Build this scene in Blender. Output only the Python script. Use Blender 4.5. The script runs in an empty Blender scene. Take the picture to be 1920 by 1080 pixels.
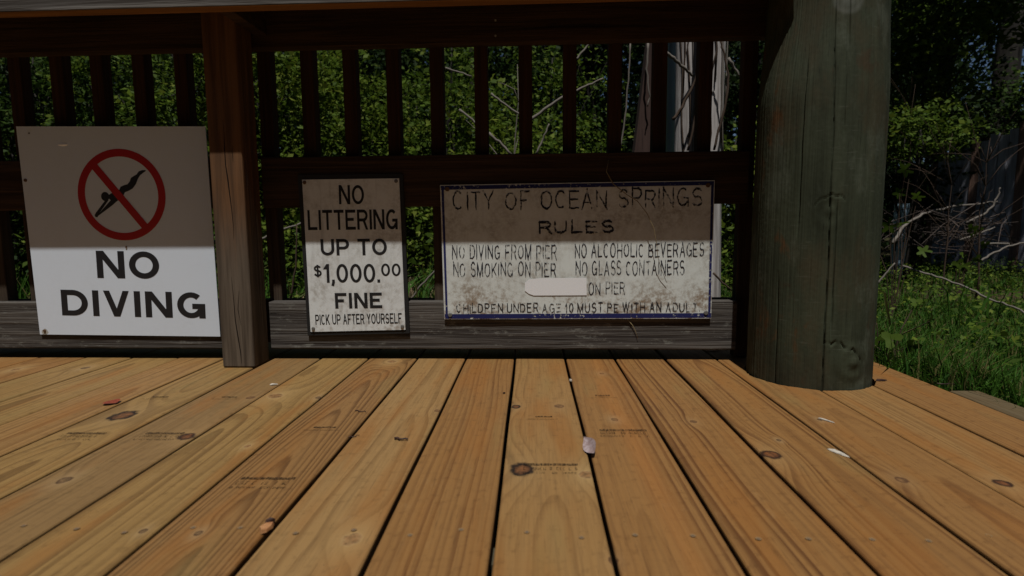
import bpy, bmesh, math, random
import numpy as np
from mathutils import Vector, Matrix
from mathutils.geometry import tessellate_polygon

S = bpy.context.scene
COL = S.collection
R = math.radians

# ------------------------------------------------------------------ camera
FPX, YAW, PITCH, ROLL, CAMH = 1067.0, -0.0465, 0.1098, -0.0080, 0.3921
def cam_axes():
    cy, sy, cp, sp = math.cos(YAW), math.sin(YAW), math.cos(PITCH), math.sin(PITCH)
    f = Vector((sy*cp, cy*cp, -sp)); r0 = Vector((cy, -sy, 0)); u0 = r0.cross(f)
    return math.cos(ROLL)*r0+math.sin(ROLL)*u0, -math.sin(ROLL)*r0+math.cos(ROLL)*u0, f
AR, AU, AF = cam_axes()
CAM = Vector((0, 0, CAMH))
cd = bpy.data.cameras.new('camera'); co = bpy.data.objects.new('camera', cd); COL.objects.link(co)
cd.sensor_width = 36; cd.lens = 36*FPX/1920; cd.clip_start = .02; cd.clip_end = 500
m = Matrix((AR, AU, -AF)).transposed().to_4x4(); m.translation = CAM; co.matrix_world = m
S.camera = co
cd.dof.use_dof = True; cd.dof.focus_distance = 1.55; cd.dof.aperture_fstop = 5.0
def ray(px, py): return AF+(px-960)/FPX*AR-(py-540)/FPX*AU
def at(px, py, Y):
    d = ray(px, py); return CAM+d*(Y/d.y)
def atz(px, py, Z=0):
    d = ray(px, py); return CAM+d*((Z-CAMH)/d.z)

# ------------------------------------------------------------------ light
SUN_EL, SUN_AZ = 69.2, 1.0                 # azimuth in degrees to the right of straight behind the camera
w = bpy.data.worlds.new('World'); S.world = w; w.use_nodes = True
nt = w.node_tree; bg = nt.nodes['Background']
sky = nt.nodes.new('ShaderNodeTexSky'); sky.sky_type = 'NISHITA'; sky.sun_disc = False
sky.sun_elevation = R(SUN_EL); sky.sun_rotation = R(180-SUN_AZ); sky.air_density = .6; sky.dust_density = .2
nt.links.new(sky.outputs[0], bg.inputs[0]); bg.inputs[1].default_value = 0.05
sd = bpy.data.lights.new('sun', 'SUN'); sd.energy = 5.0; sd.angle = R(.5); sd.color = (1, .985, .95)
so = bpy.data.objects.new('sun', sd); COL.objects.link(so)
sv = Vector((math.sin(R(SUN_AZ))*math.cos(R(SUN_EL)), -math.cos(R(SUN_AZ))*math.cos(R(SUN_EL)), math.sin(R(SUN_EL))))
so.rotation_euler = sv.to_track_quat('Z', 'Y').to_euler(); so.location = (0, -3, 8)
S.view_settings.view_transform = 'Standard'; S.view_settings.look = 'None'
S.view_settings.gamma = 1; S.view_settings.exposure = -0.4
S.cycles.max_bounces = 6; S.cycles.diffuse_bounces = 4; S.cycles.transparent_max_bounces = 8
S.cycles.use_denoising = True

# ------------------------------------------------------------------ node helper
class X:
    def __init__(s, nt, sock): s.nt, s.k = nt, sock
    def op(s, o, b=None, c=None, clamp=False):
        n = s.nt.nodes.new('ShaderNodeMath'); n.operation = o; n.use_clamp = clamp
        for i, v in enumerate((s, b, c)):
            if v is None: continue
            if isinstance(v, X): s.nt.links.new(v.k, n.inputs[i])
            else: n.inputs[i].default_value = v
        return X(s.nt, n.outputs[0])
    def __add__(s, o): return s.op('ADD', o)
    __radd__ = __add__
    def __mul__(s, o): return s.op('MULTIPLY', o)
    __rmul__ = __mul__
    def __sub__(s, o): return s.op('SUBTRACT', o)
    def __truediv__(s, o): return s.op('DIVIDE', o)
    def pw(s, e): return s.op('POWER', e)
    def exp(s): return X.val(s.nt, math.e).op('POWER', s)
    def clamp(s): return s.op('ADD', 0.0, clamp=True)
    def ss(s, a, b):
        n = s.nt.nodes.new('ShaderNodeMapRange'); n.interpolation_type = 'SMOOTHSTEP'
        s.nt.links.new(s.k, n.inputs[0]); n.inputs[1].default_value = a; n.inputs[2].default_value = b
        return X(s.nt, n.outputs[0])
    @staticmethod
    def val(nt, v):
        n = nt.nodes.new('ShaderNodeValue'); n.outputs[0].default_value = v; return X(nt, n.outputs[0])

class Mat:
    def __init__(s, name, rough=.8, spec=.3):
        s.m = bpy.data.materials.new(name); s.m.use_nodes = True; s.nt = s.m.node_tree
        s.b = s.nt.nodes['Principled BSDF']; s.b.inputs['Roughness'].default_value = rough
        s.b.inputs['Specular IOR Level'].default_value = spec
        s.m.use_backface_culling = False
    def coords(s, rnd=False):
        tc = s.nt.nodes.new('ShaderNodeTexCoord'); v = tc.outputs['Object']
        if rnd:
            oi = s.nt.nodes.new('ShaderNodeObjectInfo'); mu = s.nt.nodes.new('ShaderNodeVectorMath'); mu.operation = 'MULTIPLY_ADD'
            s.nt.links.new(oi.outputs['Random'], mu.inputs[0]); mu.inputs[1].default_value = (7.3, 5.1, 9.7); s.nt.links.new(v, mu.inputs[2])
            v = mu.outputs[0]
        s.vec = v; sp = s.nt.nodes.new('ShaderNodeSeparateXYZ'); s.nt.links.new(v, sp.inputs[0])
        return [X(s.nt, o) for o in sp.outputs]
    def comb(s, x, y, z):
        n = s.nt.nodes.new('ShaderNodeCombineXYZ')
        for i, v in enumerate((x, y, z)):
            if isinstance(v, X): s.nt.links.new(v.k, n.inputs[i])
            else: n.inputs[i].default_value = v
        return n.outputs[0]
    def noise(s, vec, scale=1, detail=2, rough=.5, dist=0):
        n = s.nt.nodes.new('ShaderNodeTexNoise'); n.inputs['Scale'].default_value = scale
        n.inputs['Detail'].default_value = detail; n.inputs['Roughness'].default_value = rough; n.inputs['Distortion'].default_value = dist
        s.nt.links.new(vec, n.inputs['Vector']); return X(s.nt, n.outputs['Fac'])
    def sc(s, vec, sc, off=(0, 0, 0)):
        n = s.nt.nodes.new('ShaderNodeMapping'); n.inputs['Scale'].default_value = sc; n.inputs['Location'].default_value = off
        s.nt.links.new(vec, n.inputs[0]); return n.outputs[0]
    def mix(s, f, a, b):
        n = s.nt.nodes.new('ShaderNodeMix'); n.data_type = 'RGBA'
        if isinstance(f, X): s.nt.links.new(f.k, n.inputs[0])
        else: n.inputs[0].default_value = f
        for i, v in ((6, a), (7, b)):
            if isinstance(v, tuple): n.inputs[i].default_value = (*v, 1)
            else: s.nt.links.new(v, n.inputs[i])
        return n.outputs[2]
    def col(s, c):
        if isinstance(c, tuple): s.b.inputs['Base Color'].default_value = (*c, 1)
        else: s.nt.links.new(c, s.b.inputs['Base Color'])
        return s
    def bump(s, h, strength=.3, dist=.002):
        n = s.nt.nodes.new('ShaderNodeBump'); n.inputs['Strength'].default_value = strength; n.inputs['Distance'].default_value = dist
        s.nt.links.new(h.k, n.inputs['Height']); s.nt.links.new(n.outputs[0], s.b.inputs['Normal']); return s

def flat(name, c, rough=.7, spec=.3):
    return Mat(name, rough, spec).col(c).m

def weathered(name, light, dark, axis, warm=None, warm_z=None, crack=.5, bump=.5, cross=45, lich=None):
    """grain running along one axis; 'warm' is the unweathered wood that remains above warm_z"""
    M = Mat(name, .85, .2); x, y, z = M.coords(rnd=False); v = M.vec
    oi = M.nt.nodes.new('ShaderNodeObjectInfo'); off = M.nt.nodes.new('ShaderNodeVectorMath'); off.operation = 'MULTIPLY_ADD'
    M.nt.links.new(oi.outputs['Random'], off.inputs[0]); off.inputs[1].default_value = (3.3, 4.1, 5.7); M.nt.links.new(v, off.inputs[2]); v = off.outputs[0]
    c = float(cross)
    s1 = {'x': (1.6, c, c), 'z': (c, c, 1.6)}[axis]
    s2 = {'x': (5, c*4, c*4), 'z': (c*4, c*4, 5)}[axis]
    wob = M.noise(M.sc(v, tuple(q*.12 for q in s1)), 1, 2)
    g1 = M.noise(M.sc(v, s1), 1, 4, .6, .6); g2 = M.noise(M.sc(v, s2), 1, 3, .6)
    big = M.noise(v, 3.5, 3)
    g = (g1*.65+g2*.35).ss(.34, .66)
    col = M.mix(g, dark, light)
    if warm:
        if warm_z is not None:
            f = (z+(wob-.5)*.5+(g1-.5)*.25).ss(warm_z-.13, warm_z+.13)
        else: f = big.ss(.3, .7)
        wd = tuple(q*.45 for q in warm)
        col = M.mix(f, col, M.mix(g, wd, warm))
    col = M.mix((big.ss(.45, .8))*.35, col, tuple(q*.6 for q in light))
    if lich: col = M.mix(M.noise(M.sc(v, (22, 60, 60)), 1, 5, .75).ss(.56, .66)*.7, col, lich)
    cr = M.noise(M.sc(v, tuple(q*1.3 for q in s1), (3, 1, 2)), 1, 5, .65, .4)
    ck = (cr.ss(.30, .36)*-1+1)*crack
    col = M.mix(ck, col, tuple(q*.2 for q in dark))
    M.col(col); M.bump(g*.6+ck*-1.0, bump, .003)
    return M.m

# ------------------------------------------------------------------ mesh helpers
class MB:
    def __init__(s): s.v, s.f, s.mi, s.cur = [], [], [], 0
    def add(s, vs, fs):
        o = len(s.v); s.v += [tuple(q) for q in vs]; s.f += [tuple(i+o for i in f) for f in fs]; s.mi += [s.cur]*len(fs); return s
    def box(s, a, b, bev=0.0, rnd=None):
        (x0, y0, z0), (x1, y1, z1) = a, b
        if bev <= 0:
            vs = [(x, y, z) for z in (z0, z1) for y in (y0, y1) for x in (x0, x1)]
            return s.add(vs, [(0, 2, 3, 1), (4, 5, 7, 6), (0, 1, 5, 4), (2, 6, 7, 3), (0, 4, 6, 2), (1, 3, 7, 5)])
        bm = bmesh.new(); bmesh.ops.create_cube(bm, size=1)
        for v in bm.verts: v.co = Vector(((x0+x1)/2+v.co.x*(x1-x0), (y0+y1)/2+v.co.y*(y1-y0), (z0+z1)/2+v.co.z*(z1-z0)))
        bmesh.ops.bevel(bm, geom=bm.edges[:], offset=bev, segments=2, affect='EDGES', profile=.5)
        bm.verts.index_update(); s.add([v.co for v in bm.verts], [[v.index for v in f.verts] for f in bm.faces]); bm.free(); return s
    def tube(s, pts, r0, r1=None, n=7, cap=True):
        pts = [Vector(p) for p in pts]; r1 = r0 if r1 is None else r1; N = len(pts); vs = []; up = Vector((.13, .31, .94))
        for i, p in enumerate(pts):
            t = (pts[min(i+1, N-1)]-pts[max(i-1, 0)]).normalized()
            a = t.cross(up); a = a.normalized() if a.length > 1e-4 else Vector((1, 0, 0)); b = t.cross(a); r = r0+(r1-r0)*i/max(N-1, 1)
            vs += [p+(a*math.cos(k*2*math.pi/n)+b*math.sin(k*2*math.pi/n))*r for k in range(n)]
        fs = [(i*n+k, i*n+(k+1) % n, (i+1)*n+(k+1) % n, (i+1)*n+k) for i in range(N-1) for k in range(n)]
        if cap: fs += [tuple(range(n))[::-1], tuple((N-1)*n+k for k in range(n))]
        return s.add(vs, fs)
    def poly(s, pts, holes=()):
        loops = [[Vector(p) for p in pts]]+[[Vector(p) for p in h] for h in holes]
        flatv = [p for l in loops for p in l]; tri = tessellate_polygon(loops)
        return s.add(flatv, tri)
    def build(s, name, mats, parent=None, smooth=False, loc=None):
        if not isinstance(mats, (list, tuple)): mats = [mats]
        if parent is not None and loc is None: o0 = wloc(parent)
        elif loc is not None: o0 = Vector(loc)
        else:
            a = np.array(s.v); o0 = Vector(((a[:, 0].min()+a[:, 0].max())/2, (a[:, 1].min()+a[:, 1].max())/2, a[:, 2].min()))
        me = bpy.data.meshes.new(name); me.from_pydata([Vector(v)-o0 for v in s.v], [], s.f)
        for mm in mats: me.materials.append(mm)
        if len(mats) > 1: me.polygons.foreach_set('material_index', s.mi)
        if smooth: me.polygons.foreach_set('use_smooth', [True]*len(me.polygons))
        me.update(); o = bpy.data.objects.new(name, me); COL.objects.link(o)
        if parent is not None:
            o.parent = parent
            o.location = o0-wloc(parent)
        else: o.location = o0
        return o
def wloc(o):
    p = Vector(o.location)
    while o.parent: o = o.parent; p += Vector(o.location)
    return p
def tag(o, label, cat, group=None):
    o['label'] = label; o['category'] = cat
    if group: o['group'] = group
    return o
def thing(name, label, cat, loc, group=None):
    o = bpy.data.objects.new(name, None); COL.objects.link(o); o.location = loc; o.empty_display_size = .05
    return tag(o, label, cat, group)
def npmesh(name, verts, quads, mats, parent=None, loc=(0, 0, 0), mi=None):
    me = bpy.data.meshes.new(name); verts = np.asarray(verts, np.float32)-np.asarray(loc, np.float32); quads = np.asarray(quads, np.int32)
    me.vertices.add(len(verts)); me.vertices.foreach_set('co', verts.ravel())
    k = quads.shape[1]; me.loops.add(quads.size); me.loops.foreach_set('vertex_index', quads.ravel())
    me.polygons.add(len(quads)); me.polygons.foreach_set('loop_start', np.arange(len(quads), dtype=np.int32)*k)
    if not isinstance(mats, (list, tuple)): mats = [mats]
    for mm in mats: me.materials.append(mm)
    if mi is not None: me.polygons.foreach_set('material_index', mi)
    me.update(calc_edges=True); o = bpy.data.objects.new(name, me); COL.objects.link(o)
    if parent is not None: o.parent = parent; o.location = Vector(loc)-wloc(parent)
    else: o.location = loc
    return o

rng = np.random.default_rng(7)
random.seed(7)

# ================================================================== GROUND
GZ = -.12
def gz(x, y): return GZ+.02*np.sin(x*1.3+.4)*np.sin(y*.9)+.012*np.sin(x*4.1)*np.cos(y*3.3)
Mg = Mat('soil', .95, .1); Mg.coords(); n1 = Mg.noise(Mg.vec, 2.2, 5, .6); n2 = Mg.noise(Mg.vec, 40, 4, .7)
Mg.col(Mg.mix(n1.ss(.35, .65), Mg.mix(n2.ss(.3, .7), (.03, .02, .011), (.075, .05, .03)), Mg.mix(n2.ss(.3, .7), (.018, .022, .008), (.05, .05, .02))))
Mg.bump(n2, .8, .02)
gx = np.concatenate([np.linspace(-60, -8, 20)[:-1], np.linspace(-8, 8, 110), np.linspace(8, 60, 20)[1:]])
gy = np.concatenate([np.linspace(-40, -1, 14)[:-1], np.linspace(-1, 14, 100), np.linspace(14, 90, 20)[1:]])
GX, GY = np.meshgrid(gx, gy); V = np.stack([GX, GY, gz(GX, GY)], -1).reshape(-1, 3)
nx, ny = len(gx), len(gy); I = (np.arange(ny-1)[:, None]*nx+np.arange(nx-1)[None]).ravel()
g = npmesh('ground', V, np.stack([I, I+1, I+1+nx, I+nx], -1), Mg.m); g['kind'] = 'structure'

# ================================================================== DECK
ANG = .0111
PITCHW, BW, BT = .1461, .1405, .03
X0 = -.0502
def b2w(x, y): return (x*math.cos(ANG)-y*math.sin(ANG), x*math.sin(ANG)+y*math.cos(ANG))
def w2b(x, y): return (x*math.cos(ANG)+y*math.sin(ANG), -x*math.sin(ANG)+y*math.cos(ANG))

# knots seen in the photograph, in deck pixels: (px, py, radius, kind)
KN = [(978, 880, .016, 'dark'), (968, 763, .008, 'dark'), (1048, 762, .009, 'ring'), (1152, 786, .009, 'grey'), (1128, 700, .008, 'grey'),
      (1445, 853, .0135, 'red'), (1460, 826, .005, 'grey'), (1537, 787, .006, 'grey'), (230, 779, .02, 'dark'), (350, 818, .013, 'red'),
      (516, 742, .017, 'pale'), (597, 745, .008, 'grey'), (464, 836, .006, 'pale'), (735, 678, .014, 'pale'), (160, 690, .012, 'grey'), (30, 693, .013, 'pale'),
      (120, 900, .012, 'grey'), (372, 1000, .006, 'grey'), (470, 745, .008, 'ring'), (1100, 890, .012, 'pale'), (820, 770, .006, 'ring'), (660, 1010, .012, 'pale'),
      (1690, 900, .008, 'ring'), (1300, 790, .006, 'ring'), (268, 995, .006, 'grey'), (1150, 1050, .006, 'ring'), (1880, 905, .01, 'red')]
KW = []
for px, py, r_, k_ in KN:
    p = atz(px, py); KW.append((*w2b(p.x, p.y), r_*(.72 if k_ == 'grey' else 1), k_))
TAN = ((.265, .150, .060), (.150, .070, .022)); ORG = ((.240, .124, .045), (.135, .054, .015)); RED = ((.232, .124, .048), (.130, .060, .019))
YEL = ((.260, .158, .062), (.140, .074, .024)); ORG2 = ((.242, .124, .044), (.125, .050, .014)); PAL2 = ((.215, .130, .058), (.12, .066, .025)); PAL = ((.28, .168, .074), (.16, .083, .03))
# board index -> (colour, ring spacing, pith offset across, pith depth, depth slope, contrast)
BP = {0: (TAN, .013, .008, .030, .010, .75), -1: (ORG, .0085, -.085, .02, .004, .75), -2: (PAL, .0105, .02, .035, .025, .65), -3: (RED, .0052, .010, .03, .045, 1.15),
      -4: (YEL, .012, -.05, .03, .015, .8), -5: (PAL2, .0085, .06, .04, .02, .6), -6: (YEL, .011, .01, .03, .02, .8), -7: (TAN, .010, .03, .03, .025, .8), -8: (YEL, .009, -.02, .03, .03, .8),
      1: (ORG, .0105, -.015, .03, .015, .8), 2: (ORG2, .0110, -.09, .03, .008, 1.15), 3: (ORG2, .0088, .012, .03, .035, 1.0), 4: (ORG, .0100, .02, .035, .035, .8), 5: (TAN, .0085, .09, .03, .01, .7), 6: (ORG, .0065, .10, .03, .0, .7), 7: (TAN, .008, .05, .03, .0, .6)}
def deck_mat(i, cols, sp, xc, d0, sl, con, knots, seed, old=False):
    cols = tuple((a*.90, b*.86, c*.70) for a, b, c in cols); cols = (cols[0], tuple(v*.86 for v in cols[1]))
    M = Mat('pine_board', .62, .35); x, y, z = M.coords()
    light, dark = cols
    off = M.comb(seed*3.7, y*.9, seed)
    n1 = M.noise(off, 1, 2); off2 = M.comb(seed*1.3+5, y*1.1, seed+9); n2 = M.noise(off2, 1, 1)
    d = (y-.9)*sl+(n1-.5)*.05+d0
    xx = x-xc+(n2-.5)*-.05
    fib = M.noise(M.comb(x*220, y*7, z*220+seed), 1, 3, .6)
    fib2 = M.noise(M.comb(x*45+seed, y*3.0, z*45), 1, 3, .6)
    rr = (xx*xx+d*d).op('SQRT')+(fib2-.5)*.0035
    ink = None
    for kx, ky, kr, kind in knots:
        q = ((x-kx)*(x-kx)+(y-ky)*(y-ky)*(.22 if kind != 'pale' else .3))*(1/(kr*3.1)**2)
        rr = rr+(q*-1).exp()*(kr*2.4)
    rr = rr+(M.noise(M.comb(rr*55.0, seed*2.1, 3), 1, 2)-.5)*(sp*2.6)
    t = (rr*(1/(sp*1.35))).op('FRACT')
    late = t.ss(.30, .90)*(t.ss(.91, 1.0)*-1+1)
    late = late*(M.noise(M.comb((rr*(1/(sp*1.35))).op('FLOOR')*7.7, seed, 1), 1, 0).ss(.3, .65)*.8+.25)
    lown = M.noise(M.comb(x*9+seed, y*1.6, seed), 1, 2)
    late = late*(lown*.9+.45)*con
    col = M.mix(late.clamp(), light, dark)
    col = M.mix((fib.ss(.45, .8))*.32, col, tuple(q*.6 for q in dark))
    col = M.mix((fib.ss(.55, .2))*.25, col, tuple(min(q*1.25, 1) for q in light))
    blo = M.noise(M.comb(x*16+seed*2, y*2.2, seed), 1, 3)
    col = M.mix(blo.ss(.48, .72)*.6, col, (.225, .088, .017))
    col = M.mix(M.noise(M.comb(x*14+seed*5, y*2.5, 4), 1, 3).ss(.56, .75)*.4, col, (.19, .132, .045))
    mot = M.noise(M.vec, 55, 4, .65)
    col = M.mix(mot.ss(.52, .75)*.42, col, tuple(q*.7 for q in dark))
    col = M.mix(M.noise(M.comb(x*6, y*130, seed), 1, 2).ss(.55, .8)*.12, col, tuple(q*.8 for q in dark))
    if i == 1 or i == 2:
        pass
    if i == 1+0 and False: pass
    h = fib*.35+late*.35
    for kx, ky, kr, kind in knots:
        ax = {'dark': .55, 'red': .8, 'grey': .6}.get(kind, .75)
        wob = (M.noise(M.comb(x*75+kx*40, y*55, seed), 1, 3, .6)-.5)*2.2
        q = ((x-kx)*(x-kx)+(y-ky)*(y-ky)*ax)*(1/kr**2)+wob
        ins = q.ss(1.2, .8); ring = ((q-.95)*(q-.95)*(-3.2 if kind in ('dark', 'red') else -6.0)).exp()
        halo = (((x-kx)*(x-kx)+(y-ky)*(y-ky)*.3)*(-1/(kr*2.2)**2)).exp()
        cc, rc, rs, hc = {'dark': ((.17, .062, .020), (.012, .006, .003), 1.0, (.27, .17, .07)), 'red': ((.19, .062, .018), (.022, .009, .004), .95, (.30, .18, .07)),
                          'grey': ((.175, .100, .042), (.045, .020, .009), .75, (.30, .20, .095)), 'ring': ((.19, .095, .036), (.07, .03, .012), .8, (.26, .15, .06)),
                          'pale': ((.24, .12, .045), (.36, .235, .105), .35, (.36, .24, .10))}[kind]
        col = M.mix(halo*.5, col, hc); col = M.mix(ins*.9, col, M.mix(M.noise(M.comb(x*160, y*160, seed), 1, 3, .6).ss(.35, .65), cc, tuple(v*.45 for v in cc))); col = M.mix((ring*rs).clamp(), col, rc)
        h = h+ring*(-1.2 if kind in ('dark', 'red') else -.3)
    if old:
        col = M.mix(.75, col, M.mix(fib.ss(.3, .7), (.035, .034, .02), (.085, .075, .045)))
    if i == 1:   # resin streak along this board
        st = ((x-.010+(n2-.5)*.06)*(x-.010+(n2-.5)*.06)*(-1/.020**2)).exp()*(lown*.8+.3)
        col = M.mix((st*(blo*.7+.25)).clamp()*.7, col, (.34, .120, .022))
    sct = M.noise(M.comb(x*30+y*9, y*14-x*20, seed), 1, 5, .7)
    col = M.mix(sct.ss(.60, .78)*.22, col, (.30, .19, .085))
    hair = M.noise(M.comb(x*420, y*16, seed), 1, 2, .6)
    col = M.mix(hair.ss(.60, .72)*.35, col, tuple(v*.55 for v in dark)); h = h+hair*.5
    sp_ = M.noise(M.vec, 260, 2, .5); col = M.mix(sp_.ss(.70, .76)*.55, col, (.05, .025, .012))
    M.col(col); M.bump(h, .45, .0012)
    rgh = fib*.25+.48; M.nt.links.new(rgh.k, M.b.inputs['Roughness'])
    return M.m
deck = thing('wooden_deck', 'deck of new orange pine boards with dark knots and narrow gaps', 'deck', (0, 1, GZ))
screw_m = flat('screw_head', (.12, .085, .055), .5, .4); hole_m = flat('screw_recess', (.20, .12, .055), .9, .1)
inkm = Mat('mill_ink', .8, .1); inkm.coords(); k = inkm.noise(inkm.vec, 300, 2).ss(.3, .62)
tr = inkm.nt.nodes.new('ShaderNodeBsdfTransparent'); ms = inkm.nt.nodes.new('ShaderNodeMixShader'); inkm.col((.022, .015, .010))
kk = k*.42+.03
inkm.nt.links.new(kk.k, ms.inputs[0]); inkm.nt.links.new(tr.outputs[0], ms.inputs[1]); inkm.nt.links.new(inkm.b.outputs[0], ms.inputs[2])
inkm.nt.links.new(ms.outputs[0], inkm.nt.nodes['Material Output'].inputs['Surface']); INK = inkm.m
ink2 = bpy.data.materials.get('mill_ink')
BOARDS = {}
for i in range(-18, 9):
    xl = X0+i*PITCHW                                   # left joint of this board
    cx = xl+PITCHW/2
    y0, y1 = -.9, 1.96
    old = False
    if i == 7: y1 = 1.33; old = True
    if i == 8: continue
    rs = random.Random(i*13+5)
    bm = bmesh.new(); bmesh.ops.create_cube(bm, size=1)
    wj = BW+rs.uniform(-.0012, .0012)
    if i == 7: wj = .066; cx = xl+.036
    for v in bm.verts: v.co = Vector((v.co.x*wj, (y0+y1)/2+v.co.y*(y1-y0), -BT/2+v.co.z*BT))
    bmesh.ops.bevel(bm, geom=[e for e in bm.edges if abs((e.verts[0].co-e.verts[1].co).y) > 1], offset=.0045, segments=3, affect='EDGES', profile=.6)
    # cut lengthwise so that the edges can wander a little
    for q in range(1, 30):
        yy = y0+(y1-y0)*q/30
        bmesh.ops.bisect_plane(bm, geom=bm.verts[:]+bm.edges[:]+bm.faces[:], plane_co=(0, yy, 0), plane_no=(0, 1, 0))
    ph = rs.uniform(0, 6); ph2 = rs.uniform(0, 6)
    for v in bm.verts:
        v.co.x += .0009*math.sin(v.co.y*3.1+ph)+.0006*math.sin(v.co.y*9+ph2)*(1 if v.co.x > 0 else -1)
        v.co.z += .0006*math.sin(v.co.y*2.3+ph2)
    if i in (4, 5, 6):                                # the boards are cut round the piling
        c = w2b(.70, 1.485); c = (c[0]-cx, c[1]); rad = .1475
        # boolean free: remove strips inside the circle by moving the verts of a fine grid
    me = bpy.data.meshes.new('deck_board'); 
    prm = BP.get(i) or (rs.choice([TAN, ORG, YEL]), rs.uniform(.006, .010), rs.uniform(-.06, .06), .03, rs.uniform(.005, .04), .6)
    kn = [(kx-cx, ky, r_, k_) for kx, ky, r_, k_ in KW if abs(kx-cx) < PITCHW*.55]
    # screws in pairs over each joist, a dished hole with a small head
    for yj in (.688, 1.70, .1):
        if yj > y1: continue
        for sx in ((-.036, .033) if i != 7 else ()):
            a = sx+rs.uniform(-.006, .006); b = yj+rs.uniform(-.008, .008); zt = .0009
            n = 12; vs = [bm.verts.new((a+.0040*math.cos(q*6.283/n), b+.0040*math.sin(q*6.283/n), zt)) for q in range(n)]
            vi = [bm.verts.new((a+.0022*math.cos(q*6.283/n), b+.0022*math.sin(q*6.283/n), zt-.0004)) for q in range(n)]
            for q in range(n):
                f = bm.faces.new((vs[q], vs[(q+1) % n], vi[(q+1) % n], vi[q])); f.material_index = 2
            f = bm.faces.new(vi); f.material_index = 1
    bm.to_mesh(me); bm.free()
    me.materials.append(deck_mat(i, *prm, kn, i*1.7+30, old)); me.materials.append(screw_m); me.materials.append(hole_m)
    o = bpy.data.objects.new('deck_board', me); COL.objects.link(o); o.parent = deck
    wx, wy = b2w(cx, 0); o.location = Vector((wx, wy, 0))-deck.location; o.rotation_euler = (0, 0, ANG)
    BOARDS[i] = (o, cx)
    if old: o['label'] = 'grey weathered edge board half under the grass'
jm = flat('joist_wood', (.06, .05, .03))
for yj in (.1, .688, 1.70):
    MB().box((-2.7, yj-.019, GZ-.02), (.95, yj+.019, -BT-.001)).build('joist', jm, deck)

cb = bmesh.new(); nn_ = 160; rs_ = random.Random(4)
rad_ = [.1500+rs_.uniform(-.0012, .0020)+.0015*math.sin(q*.4) for q in range(nn_)]
lo = [cb.verts.new((.70+rad_[q]*math.cos(q*2*math.pi/nn_), 1.485+rad_[q]*math.sin(q*2*math.pi/nn_), -.2)) for q in range(nn_)]
hi = [cb.verts.new((v.co.x, v.co.y, .2)) for v in lo]
cb.faces.new(lo[::-1]); cb.faces.new(hi)
for q in range(nn_): cb.faces.new((lo[q], lo[(q+1) % nn_], hi[(q+1) % nn_], hi[q]))
cm_ = bpy.data.meshes.new('cutter'); cb.to_mesh(cm_); cb.free(); co_ = bpy.data.objects.new('cutter', cm_); COL.objects.link(co_)
for i in (4, 5, 6):
    o = BOARDS[i][0]; md = o.modifiers.new('cut', 'BOOLEAN'); md.operation = 'DIFFERENCE'; md.object = co_; md.solver = 'EXACT'
bpy.context.view_layer.update(); dg = bpy.context.evaluated_depsgraph_get()
new_ = {i: bpy.data.meshes.new_from_object(BOARDS[i][0].evaluated_get(dg)) for i in (4, 5, 6)}
for i, me_ in new_.items(): BOARDS[i][0].modifiers.clear(); BOARDS[i][0].data = me_
bpy.data.objects.remove(co_); bpy.data.meshes.remove(cm_)
# illegible mill stamps, short worn strokes, lying on their boards
def stamp(px, py, wd, rows, seed):
    p = atz(px, py); bx, by = w2b(p.x, p.y); i = math.floor((bx-X0)/PITCHW)
    if i not in BOARDS: return
    o, cx = BOARDS[i]; rs = random.Random(seed); mb = MB()
    for r_, (kind, h, wsc) in enumerate(rows):
        yy = by-r_*.016; x = bx-cx-wd*wsc/2; xe = x+wd*wsc
        x = max(x, -.064); xe = min(xe, .064)
        if kind == 'bar':
            while x < xe:
                l = rs.uniform(.003, .008); mb.box((x, yy-h/2, .0012), (x+l, yy+h/2*rs.uniform(.6, 1), .0014)); x += l+rs.uniform(.0003, .0012)
        elif kind == 'line': mb.box((x, yy-.0006, .0012), (xe, yy+.0006, .0014))
        else:
            while x < xe:
                l = rs.uniform(.0028, .0042)
                if rs.random() < .84:
                    mb.box((x, yy-h/2, .0012), (x+.0011, yy+h/2, .00138))
                    if rs.random() < .7: mb.box((x+.0012, yy+h/2-.001, .0012), (x+l, yy+h/2, .00138))
                    if rs.random() < .6: mb.box((x+.0012, yy-h/2, .0012), (x+l, yy-h/2+.001, .00138))
                    if rs.random() < .5: mb.box((x+l-.001, yy-h/2+.0011, .0012), (x+l, yy+h/2-.0011, .00138))
                x += l+rs.uniform(.001, .002)
                if rs.random() < .12: x += .005
    me = bpy.data.meshes.new('ink_stamp'); me.from_pydata(mb.v, [], mb.f); me.materials.append(INK)
    s = bpy.data.objects.new('ink_stamp', me); COL.objects.link(s); s.parent = o
BIG = [('bar', .009, 1.0), ('txt', .011, 1.0), ('txt', .006, 1.05)]; SMALL = [('bar', .008, .62), ('line', .002, 1.2)]
for q, (px, py, wd, rows) in enumerate([(1030, 872, .085, BIG), (1166, 807, .085, BIG), (500, 898, .08, BIG), (310, 813, .075, BIG), (160, 813, .07, BIG), 
        (1130, 742, .055, SMALL), (606, 802, .06, SMALL), (430, 745, .055, SMALL), (300, 745, .055, SMALL), (1018, 782, .05, SMALL)]):
    stamp(px, py, wd, rows, q*7+3)

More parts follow.
